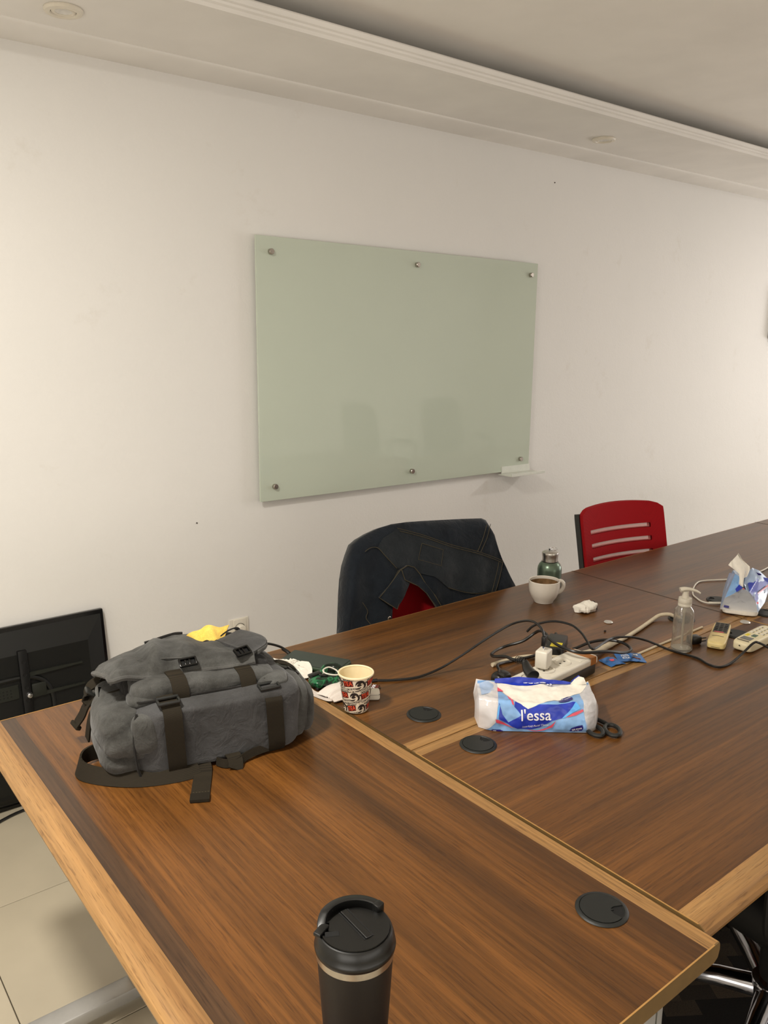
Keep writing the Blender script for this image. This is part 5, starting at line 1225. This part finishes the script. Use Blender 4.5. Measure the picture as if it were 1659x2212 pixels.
b = BM(); box(b, (-0.030, -0.008, 0.0308), (0.034, 0.030, 0.0006)); obj('label_sticker', b, 'labelyellow', t, False, label='yellow label sticker')
b = BM(); box(b, (0.0583, -0.012, 0.016), (0.0006, 0.014, 0.022)); obj('end_label', b, 'lcd', t, False)
b = BM(); tube(b, [(0.056, 0.006, 0.022), (0.074, 0.010, 0.022), (0.092, 0.014, 0.018), (0.112, 0.018, 0.010)], 0.004, 8); obj('output_lead', b, 'cord', t)
b = BM(); tube(b, [(1.655, 1.268, .792), (1.690, 1.276, .785), (1.774, 1.292, .765), (1.877, 1.314, .757), (1.944, 1.323, .7565), (2.04, 1.341, .7565), (2.145, 1.364, .7575), (2.183, 1.365, .763), (2.208, 1.350, .765), (2.224, 1.338, .758), (2.236, 1.328, .7535)], 0.0058, 10)
u = solo('white_mains_cable', b, 'whitecable', 'thick dirty white cable from the power strip into the open grommet', 'cable', (1.944, 1.323, ZT))
b = BM(); tube(b, [(1.672, 1.272, .788), (1.72, 1.283, .778), (1.79, 1.298, .765), (1.862, 1.312, .7598)], 0.0088, 10); obj('cable_sleeve', b, 'whitecable', u, world=True)
b = BM(); tube(b, [(1.493, 1.42, .7565), (1.538, 1.417, .7565), (1.612, 1.401, .7565), (1.68, 1.34, .7565)], 0.0058, 10)
solo('white_mains_cable', b, 'whitecable', 'stub of white cable lying behind the left end of the power strip', 'cable', (1.538, 1.417, ZT))
b = BM(); tube(b, [(1.872, 1.230, .7535), (2.0, 1.234, .7535), (2.13, 1.236, .7535), (2.215, 1.238, .7535)], 0.0032, 8)
solo('thin_rod', b, 'whitecable', 'thin pale rod lying along the seam behind the pump bottle', 'rod', (2.0, 1.234, ZT))
b = BM(); box(b, (1.384, 1.318, 0.7525), (0.06, 0.030, 0.003), 0.001, RZ(0.5)); solo('white_card', b, 'whiteplastic', 'small white card lying at the left end of the power strip', 'card', (1.384, 1.318, ZT))

# blue wrappers
def bluewrap(label, loc, rz, sz, seed, txt):
    t, f = wrapper('snack_wrapper', label, sz, 'wrapblue', loc, rz, 'blue snack wrappers by the power strip', seed)
    w, l = sz; on = lambda c: f(0.5+c.x/w, 0.5+c.y/l)+Vector((0, 0, 0.0009))
    if txt:
        b = BM()
        for q, s in enumerate(('SNACK', 'CHOC', 'BAR')): text_on(b, s, 0.010, on, 0.0003, 0, 0.0, (-0.012, 0.011-q*0.010), 0.022)
        poly(b, [(0.012, 0.010), (0.024, 0.010), (0.024, 0.020), (0.012, 0.020)], 0.004, on); obj('lettering', b, 'whiteprint', t, False)
        b = BM(); poly(b, [(0.002, -0.004), (0.012, -0.002), (0.026, -0.010), (0.024, -0.018), (0.010, -0.012)], 0.004, on); obj('bar_picture', b, 'wrapbrown', t, False)
    else:
        b = BM(); poly(b, [(-0.006, -0.004), (0.006, -0.002), (0.010, 0.006), (-0.004, 0.008)], 0.004, on); obj('red_print', b, 'ribbonred', t, False)
    return t
bluewrap('blue snack wrapper lying to the right of the power strip, lettered in white', (1.832, 1.226, ZT+0.001), math.radians(-40), (0.074, 0.060), 1, True)
bluewrap('blue snack wrapper tucked under the lettered one, torn and pointed', (1.772, 1.240, ZT), math.radians(-12), (0.052, 0.050), 5, False)

# blister cap, crumb, coin
def disc(name, label, x, y, r, mat, cat):
    b = BM(); lathe(b, [(0.0, 0.0004), (r, 0.0004), (r*1.02, 0.0016), (r*0.9, 0.0035), (r*0.5, 0.0048), (0.0, 0.0052)], 24, (x, y, ZT)); return solo(name, b, mat, label, cat, (x, y, ZT))
disc('bottle_cap', 'small translucent round cap lying between the crumpled tissue and the cables', 2.031, 1.445, 0.0135, 'silver', 'cap')
disc('silver_disc', 'small silvery disc in front of the far tissue pack', 2.366, 1.183, 0.0150, 'silver', 'disc')
b = BM(); cushion(b, (1.954, 1.40, ZT+0.0025), (0.004, 0.003, 0.0025), 2.5, 4); solo('crumb', b, 'crumb', 'tiny dark crumb beside the black cables', 'crumb', (1.954, 1.40, ZT))

# ------------------------------------------------------------------ mug, flask, pump bottle
t = thing('coffee_mug', 'white coffee mug with brown stains inside, in front of the green flask', 'mug', (2.030, 1.705, ZT), math.radians(-22))
b = BM(); lathe(b, [(0.0, 0.003), (0.026, 0.003), (0.028, 0.0), (0.031, 0.0005), (0.033, 0.006), (0.043, 0.020), (0.0495, 0.038), (0.0515, 0.055), (0.0515, 0.074), (0.0500, 0.0755), (0.0482, 0.074), (0.0482, 0.055), (0.0465, 0.040), (0.040, 0.022), (0.030, 0.010), (0.0, 0.008)], 56); obj('mug_body', b, 'ceramic', t)
b = BM(); lathe(b, [(0.0, 0.0095), (0.029, 0.0112), (0.0393, 0.0225), (0.0462, 0.0405), (0.0477, 0.055), (0.0477, 0.066)], 56); obj('coffee_stain', b, 'coffee', t, label='brown coffee residue')
b = BM(); tube(b, [(0.048, 0.0, 0.066), (0.062, 0, 0.066), (0.071, 0, 0.056), (0.070, 0, 0.042), (0.060, 0, 0.030), (0.045, 0, 0.026)], 0.0052, 10, flat=1.3); obj('handle', b, 'ceramic', t)
t = thing('vacuum_flask', 'small green metal flask with steel cap and ring behind the white mug', 'flask', (2.185, 1.815, ZT), 0)
b = BM(); lathe(b, [(0.0, 0.0), (0.040, 0.0), (0.0425, 0.003), (0.0425, 0.060), (0.041, 0.070), (0.0365, 0.080), (0.0285, 0.0885), (0.027, 0.0895)], 48); obj('flask_body', b, 'flaskgreen', t)
b = BM(); lathe(b, [(0.027, 0.0885), (0.0285, 0.0885), (0.0285, 0.091), (0.027, 0.091)], 40); obj('gasket', b, 'cord', t)
b = BM(); lathe(b, [(0.0275, 0.091), (0.0275, 0.098), (0.0270, 0.104), (0.0285, 0.112), (0.0295, 0.118), (0.0285, 0.122), (0.0245, 0.125), (0.0, 0.126)], 48); cp = obj('steel_cap', b, 'steel', t)
b = BM(); tube(b, [(0.0, 0.0, 0.134)]+[(0.016+0.017*math.cos(q), 0.010*math.sin(q), 0.132+0.003*math.sin(q)) for q in [math.pi*(1-k/5) for k in range(1, 10)]], 0.0016, 6, True); box(b, (0.0, 0, 0.1305), (0.006, 0.012, 0.010), 0.002); obj('carry_ring', b, 'chrome', cp)
t = thing('pump_bottle', 'empty clear plastic pump bottle standing behind the blue wrappers', 'bottle', (2.008, 1.180, ZT), math.radians(-40))
def oct_(r, c=0.36): return [(r*x, r*y) for x, y in ((1, c), (c+0.1, 1), (-c-0.1, 1), (-1, c), (-1, -c), (-c-0.1, -1), (c+0.1, -1), (1, -c))]
b = BM()
rings = [(0.027, 0.001, 0), (0.0295, 0.005, 0), (0.0290, 0.014, 0), (0.0275, 0.020, 0.5), (0.0265, 0.030, 1), (0.0262, 0.070, 1), (0.0262, 0.112, 1), (0.0240, 0.120, 0.7), (0.0165, 0.130, 0.1), (0.0150, 0.134, 0)]
VV = []
for r, z, k in rings:
    row = []
    for q in range(32):
        a = 2*math.pi*q/32; rr = r*(1+k*0.09*math.cos(4*a)*-1); row.append(b.verts.new((rr*math.cos(a), rr*math.sin(a), z)))
    VV.append(row)
for A, B in zip(VV, VV[1:]):
    for q in range(32): b.faces.new((A[q], A[(q+1) % 32], B[(q+1) % 32], B[q]))
b.faces.new(list(reversed(VV[0])))
VI = []
for r, z, k in rings[1:]:
    row = []
    for q in range(32):
        a = 2*math.pi*q/32; rr = (r-0.0012)*(1+k*0.09*math.cos(4*a)*-1); row.append(b.verts.new((rr*math.cos(a), rr*math.sin(a), z-(0.002 if r == rings[1][0] else 0))))
    VI.append(row)
for A, B in zip(VI, VI[1:]):
    for q in range(32): b.faces.new((A[(q+1) % 32], A[q], B[q], B[(q+1) % 32]))
b.faces.new(VI[0])
for q in range(32): b.faces.new((VV[-1][q], VV[-1][(q+1) % 32], VI[-1][(q+1) % 32], VI[-1][q]))
obj('bottle_body', b, 'clear', t, True, 30)
b = BM(); lathe(b, [(0.0, 0.003), (0.020, 0.004), (0.0265, 0.007)], 24); obj('bottle_bottom', b, 'frost', t)
b = BM(); lathe(b, [(0.0155, 0.131), (0.0185, 0.131), (0.0185, 0.137), (0.0180, 0.138), (0.0185, 0.139), (0.0185, 0.147), (0.0175, 0.153), (0.0, 0.1535)], 32); obj('screw_collar', b, 'frost', t)
b = BM(); lathe(b, [(0.0095, 0.153), (0.0085, 0.172), (0.0, 0.172)], 24); obj('pump_stem', b, 'frost', t)
b = BM(); tube(b, [(-0.016, -0.0, 0.1755), (-0.004, 0.0, 0.1785), (0.012, 0.0, 0.1775), (0.028, 0.0, 0.173), (0.040, 0.0, 0.1665)], lambda s: 0.0095-0.0058*s, 12, flat=0.75); obj('pump_nozzle', b, 'frost', t)
b = BM(); tube(b, [(0.0, 0.0, 0.128), (0.0, 0.0, 0.108), (0.0, 0.0, 0.106), (0.0, 0.0, 0.012)], lambda s: 0.0058 if s < 0.28 else 0.0032, 10, k=3); obj('dip_tube', b, 'frost', t)

# small black plug lying behind the pump bottle
t = thing('black_plug', 'small black two pin plug lying behind the pump bottle', 'plug', (2.082, 1.185, ZT), math.radians(-20))
b = BM(); box(b, (0, 0, 0.011), (0.034, 0.028, 0.022), 0.004); obj('plug_body', b, 'cord', t)
b = BM()
for z in (0.007, 0.016): box(b, (0.024, -0.010, z), (0.018, 0.004, 0.003), 0.0008)
obj('plug_pin', b, 'blackplastic', t)

# ------------------------------------------------------------------ remotes
t = thing('air_conditioner_remote', 'yellowed remote control with dark keypad and a red key', 'remote', (2.172, 1.158, ZT), math.radians(23.5))
b = BM(); cushion(b, (0, 0, 0.0105), (0.099, 0.0245, 0.0105), 7, 10, lambda u, P: Vector((P.x, P.y*(1-0.05*u.x), P.z))); obj('shell', b, 'yellowed', t, True, 60)
b = BM(); box(b, (0.040, 0, 0.0212), (0.092, 0.039, 0.0010), 0.0004); kp = obj('keypad', b, 'keypad', t, False)
for i in range(5):
    for j in range(3):
        b = BM(); box(b, (0.012+i*0.0155, (j-1)*0.0125, 0.0224), (0.0075, 0.0090, 0.0024), 0.0008); obj('key', b, 'button', kp, False)
b = BM(); box(b, (-0.0035, 0.002, 0.0221), (0.0035, 0.026, 0.0016), 0.0006); obj('red_key', b, 'ribbonred', t, False, label='red key bar')
b = BM(); tube(b, [(-0.040, -0.015, 0.0212), (-0.038, -0.004, 0.0214), (-0.038, 0.006, 0.0214), (-0.041, 0.016, 0.0212)], 0.0008, 6); obj('thumb_mark', b, 'keypad', t)
b = BM(); lathe(b, [(0.0, 0.0), (0.001, 0.0), (0.001, 0.0004)], 6, (0, 0, 0.0208)); tube(b, [(-0.086, -0.0235, 0.0075), (-0.0985, -0.012, 0.0075), (-0.0995, 0.0, 0.0075), (-0.0985, 0.012, 0.0075), (-0.086, 0.0235, 0.0075)], 0.0006, 5); obj('shell_joint', b, 'keypad', t)
t = thing('air_conditioner_remote', 'ivory remote control with small display, cable over it, at the right edge', 'remote', (2.215, 1.073, ZT), math.radians(3))
b = BM(); cushion(b, (0.005, -0.002, 0.0155), (0.100, 0.029, 0.0150), 6, 10); obj('shell', b, 'ivory', t, True, 60)
b = BM(); box(b, (-0.055, 0, 0.0308), (0.026, 0.030, 0.0008), 0.0003); obj('display', b, 'lcd', t, False)
b = BM(); box(b, (-0.078, 0.0, 0.0306), (0.003, 0.034, 0.0008)); obj('slot', b, 'button', t, False)
b = BM(); lathe(b, [(0.0, 0.004), (0.002, 0.004), (0.002, 0.0045)], 10, (-0.0945, 0.0, 0.020), RY(-math.pi/2)); obj('sensor_hole', b, 'blackhole', t)
b = BM(); box(b, (-0.024, 0.012, 0.0310), (0.018, 0.009, 0.0014), 0.0005); obj('yellow_key', b, 'labelyellow', t, False)
b = BM(); box(b, (-0.020, -0.006, 0.0310), (0.020, 0.013, 0.0014), 0.0005); obj('green_key', b, 'camo', t, False)
for i in range(4):
    for j in range(3):
        b = BM(); box(b, (0.008+i*0.019, (j-1)*0.015, 0.0310), (0.011, 0.008, 0.0014), 0.0005); kk = obj('key', b, 'whiteplastic', t, False)
        b = BM(); box(b, (0.008+i*0.019, (j-1)*0.015-0.0055, 0.0308), (0.010, 0.0008, 0.0006)); obj('key_legend', b, 'button', kk, False)

# ------------------------------------------------------------------ far tissue pack with a tissue pulled up
def far_pack():
    t = thing('tissue_pack', 'upright blue tissue pack with a tissue pulled out, at the right edge', 'tissues', (2.382, 1.275, ZT+0.0004), math.atan2(-0.9, 0.44))
    b = BM(); cushion(b, (0.056, 0.108, 0.0105), (0.0545, 0.106, 0.0100), 7, 10, lambda u, P: P+Vector((0, nz(P, 60, 0.002), nz(P, 50, 0.0015) if u.z > 0 else 0))); obj('tissue_stack', b, 'paper', t, True, 60)
    P = [Vector(p) for p in [(-.0005, 0, 0), (.1092, 0, 0), (-.0017, -.001, .0150), (.1084, -.001, .0200), (.1262, .1, .0259), (.1330, .18, .0386), (.1279, .2, .0803), (.1004, .17, .1118), (.079, .14, .1264), (.0632, .11, .1117), (.0598, .08, .0849), (.0687, .05, .0744), (.0949, .03, .0607), (.0557, .06, .0775), (.0337, .03, .0628), (.0091, .03, .0453), (.0299, .12, .1048), (.0421, .10, .1038)]]
    def fan(idx, mat, name, wr=0.003, c=None):
        pts = [P[i] if isinstance(i, int) else Vector(i) for i in idx]; b = BM(); c = c or sum(pts, Vector())/len(pts)
        n = len(pts); K = 6; cv = b.verts.new(c); rows = []
        dense = []
        for i in range(n):
            for q in range(4): dense.append(pts[i]+(pts[(i+1) % n]-pts[i])*q/4)
        for k in range(1, K+1):
            f = k/K; rows.append([b.verts.new(c+(p-c)*f+(Vector((nz(p*f, 60, wr), -abs(nz(p*f+c, 45, wr)), nz(p*f, 80, wr))) if k < K else Vector())) for p in dense])
        m = len(dense)
        for i in range(m): b.faces.new((cv, rows[0][i], rows[0][(i+1) % m]))
        for A, B in zip(rows, rows[1:]):
            for i in range(m): b.faces.new((A[i], B[i], B[(i+1) % m], A[(i+1) % m]))
        return obj(name, b, mat, t, True, 28)
    fan([2, 3, 12, 11, 13, 14, 15], 'filmclear', 'front_film', 0.004)
    fan([3, 4, 5, 6, 7, 8, 9, 10, 11, 12], 'paleblue', 'side_panel', 0.004)
    fan([15, 14, 13, 17, 16], 'lightblue', 'shoulder_panel', 0.003)
    fan([2, 15, 16, (0.01, 0.18, 0.09), (-0.004, 0.20, 0.022), (-0.003, 0.10, 0.018)], 'paleblue', 'side_panel', 0.004)
    fan([16, 17, 10, 9, 8, 7, (0.09, 0.21, 0.10), (0.02, 0.20, 0.095)], 'paleblue', 'top_panel', 0.003)
    fan([5, 6, (0.09, 0.21, 0.10), (0.02, 0.20, 0.095), (-0.004, 0.205, 0.022), (0.115, 0.205, 0.012)], 'paleblue', 'rear_panel', 0.003)
    # printed shapes lie a hair above the panels
    def pr(name, mat, *polys):
        for pp in polys:
            b = BM(); poly(b, [Vector(q)+Vector((0.0025, -0.0045, 0.0015)) for q in pp], 0.01); obj(name, b, mat, t, True, 60)
    q = lambda i, j, k: tuple(P[i]+(P[j]-P[i])*k)
    pr('blue_swoosh', 'royal', [q(10, 6, 0.12), q(9, 6, 0.55), q(7, 6, 0.98), q(6, 5, 0.35), (0.098, 0.085, 0.063), q(12, 4, 0.30), q(12, 3, 0.35), q(11, 12, 0.3)])
    pr('red_ribbon', 'ribbonred', [(0.100, 0.080, 0.060), q(6, 5, 0.40), q(6, 5, 0.55), (0.102, 0.080, 0.056)], [q(12, 3, 0.35), q(12, 3, 0.42), (0.106, 0.02, 0.042), (0.105, 0.03, 0.047)], [q(13, 14, 0.0), q(13, 11, 0.4), (0.058, 0.055, 0.072)])
    pr('badge', 'navy', [(0.086, 0.150, 0.1105), (0.104, 0.160, 0.1035), (0.106, 0.165, 0.0975), (0.090, 0.150, 0.100), (0.083, 0.145, 0.1045)], [(0.006, 0.001, 0.022), (0.022, 0.001, 0.021), (0.022, 0.004, 0.028), (0.007, 0.004, 0.029)])
    pr('shoulder_swoosh', 'royal', [q(14, 13, 0.25), q(14, 13, 0.9), (0.048, 0.08, 0.088), (0.034, 0.05, 0.073)])
    # pulled-up tissue
    T1 = [Vector(p) for p in [(.0555, .06, .0806), (.0452, .06, .0885), (.042, .07, .1196), (.0196, .08, .1343), (.0159, .09, .1547), (.0314, .11, .1736), (.0721, .12, .1322), (.0595, .09, .1306), (.0583, .07, .1062)]]
    b = BM()
    def strip(L, R, fold):
        n = 8; rows = []
        for i in range(n+1):
            f = i/n; a = catmull(L, n)[int(f*(len(catmull(L, n))-1))]; c = catmull(R, n)[int(f*(len(catmull(R, n))-1))]
            row = []
            for j in range(7):
                g = j/6; p = a*(1-g)+c*g; p = p+Vector((0, fold*math.sin(math.pi*g)*(0.4+f), 0))+Vector((nz(p, 70, 0.002), nz(p, 50, 0.003), 0)); row.append(b.verts.new(p))
            rows.append(row)
        for A, B in zip(rows, rows[1:]):
            for j in range(6): b.faces.new((A[j], A[j+1], B[j+1], B[j]))
    strip([T1[0], T1[1], T1[2], T1[3], T1[4]], [T1[0]+Vector((0.004, 0.002, 0)), T1[8], T1[7], (T1[7]+T1[5])/2+Vector((0, -0.006, 0)), T1[5]], -0.010)
    strip([T1[8], T1[7], (T1[7]+T1[5])/2+Vector((0, -0.006, 0)), T1[5]], [T1[8]+Vector((0.008, 0.02, 0)), T1[6], (T1[6]+T1[5])/2, T1[5]+Vector((0.003, 0.002, 0))], 0.012)
    v = [b.verts.new(p) for p in (T1[4], T1[3], Vector((.0076, .085, .1409)))]; b.faces.new(v)
    obj('pulled_tissue', b, 'paper', t, True, 60)
far_pack()
b = BM(); tube(b, [(3.055, 1.449, .7535), (2.938, 1.435, .7535), (2.802, 1.440, .7535), (2.757, 1.453, .7535), (2.667, 1.501, .7535), (2.615, 1.498, .7535), (2.54, 1.466, .7535), (2.487, 1.434, .7535), (2.463, 1.407, .7535), (2.444, 1.378, .7535), (2.440, 1.352, .7545), (2.450, 1.339, .7555)], 0.0024, 8)
u = solo('white_usb_cable', b, 'whiteplastic', 'thin white cable curving behind the far tissue pack', 'cable', (2.667, 1.501, ZT))
b = BM(); tube(b, [(2.442, 1.350, .7552), (2.455, 1.334, .756), (2.468, 1.322, .7565)], 0.0040, 8); obj('connector', b, 'whiteplastic', u, world=True)
b = BM(); box(b, (2.472, 1.317, .7565), (0.010, 0.006, 0.0025), 0.0005, RZ(-0.8)); obj('metal_tip', b, 'chrome', u, world=True)

# ------------------------------------------------------------------ black steel-rimmed tumbler in the foreground
t = thing('travel_tumbler', 'black travel tumbler with steel rim and black lid in the foreground', 'tumbler', (0.4835, 0.6635, 0.7490), math.radians(-38.3))
b = BM(); lathe(b, [(0.0, 0.0), (0.032, 0.0), (0.0345, 0.002), (0.0355, 0.010), (0.0445, 0.158), (0.0448, 0.161), (0.0, 0.161)], 72); obj('tumbler_body', b, 'tumbler', t)
b = BM(); lathe(b, [(0.0440, 0.160), (0.0455, 0.1605), (0.0458, 0.169), (0.0440, 0.1695)], 72); obj('steel_rim', b, 'steel', t, label='polished steel rim')
b = BM(); lathe(b, [(0.0, 0.169), (0.0455, 0.169), (0.0472, 0.171), (0.0478, 0.174), (0.0472, 0.177), (0.0466, 0.178), (0.0462, 0.183), (0.0440, 0.1905), (0.0425, 0.1930), (0.0410, 0.1935), (0.0400, 0.1925), (0.0, 0.1925)], 72); lid = obj('lid', b, 'lid', t, True, 30)
# local frame: +x right in the picture, +y away from the camera
b = BM(); sg = []
n = 26
for i in range(n+1):      # carrying arc round the rear of the lid, from left to right
    a = math.radians(192-146*i/n); sg.append((a, 0.1930+0.0105*min(1.0, (i+1)/7)**0.7))
rows = []
for a, z in sg:
    c, s = math.cos(a), math.sin(a); rows.append([b.verts.new((r*c, r*s, zz)) for r, zz in ((0.0345, 0.1915), (0.0440, 0.1885), (0.0440, z-0.001), (0.0428, z), (0.0355, z), (0.0345, z-0.001))])
for A, B in zip(rows, rows[1:]):
    for q in range(6): b.faces.new((A[q], A[(q+1) % 6], B[(q+1) % 6], B[q]))
b.faces.new(rows[0]); b.faces.new(list(reversed(rows[-1])))
ca = math.radians(46); box(b, (0.0385*math.cos(ca), 0.0385*math.sin(ca), 0.1972), (0.012, 0.009, 0.0135), 0.0015, RZ(ca)); obj('lid_handle', b, 'lid', lid, True, 40)
b = BM()      # flat top plate with a recess behind and a sip notch at the lower left
pts = []
for i in range(40):
    a = math.radians(205+ (360-30)*i/39)
    r = 0.0405
    deg = math.degrees(a) % 360
    if 40 < deg < 172: r = 0.0310-0.004*math.sin(math.radians((deg-40)/132*180))
    pts.append((r*math.cos(a), r*math.sin(a)))
pts += [(-0.0300, 0.004), (-0.030, -0.010), (-0.020, -0.010), (-0.020, -0.018)]
prism(b, pts, 'z', 0.1922, 0.1958); obj('top_plate', b, 'lid', lid, False)
b = BM(); box(b, (0, 0, 0), (0.0090, 0.054, 0.0030), 0.0010); b.transform(Matrix.Translation((0.001, 0.002, 0.1962)) @ Matrix.Rotation(math.radians(36), 4, 'Z')); obj('slide_bar', b, 'lid', lid, False)
for s in (-1, 1):
    b = BM(); R3 = RZ(math.radians(36)); p = Vector((0.001, 0.002, 0.1959))+R3 @ Vector((s*0.0058, 0, 0)); box(b, p, (0.0018, 0.054, 0.0006), 0, R3)
    obj('slide_groove', b, 'blackhole', lid, False)
b = BM(); box(b, (-0.0255, -0.0145, 0.1948), (0.0165, 0.0085, 0.0030), 0.0008, RZ(0.15)); obj('sip_slot', b, 'blackhole', lid, False)
b = BM(); box(b, (-0.0385, -0.0085, 0.1960), (0.010, 0.020, 0.0050), 0.0015, RZ(-0.5)); obj('sip_tab', b, 'lid', lid)

# wooden screen etc. are not in view; tiny wall marks are paint flaws in the wall material
for nm, x, z in (('wall_nail', 1.354, 0.898), ('wall_nail', 3.39, 2.385)):
    b = BM(); lathe(b, [(0.0, 0.0), (0.0028, 0.0), (0.0028, 0.003), (0.0, 0.004)], 10, (x, Y1, z), RX(math.pi/2))
    solo(nm, b, 'crumb', 'tiny dark nail head in the wall %s' % ('left of the denim jacket' if x < 2 else 'high above the right end of the glass board'), 'nail', (x, Y1, z))
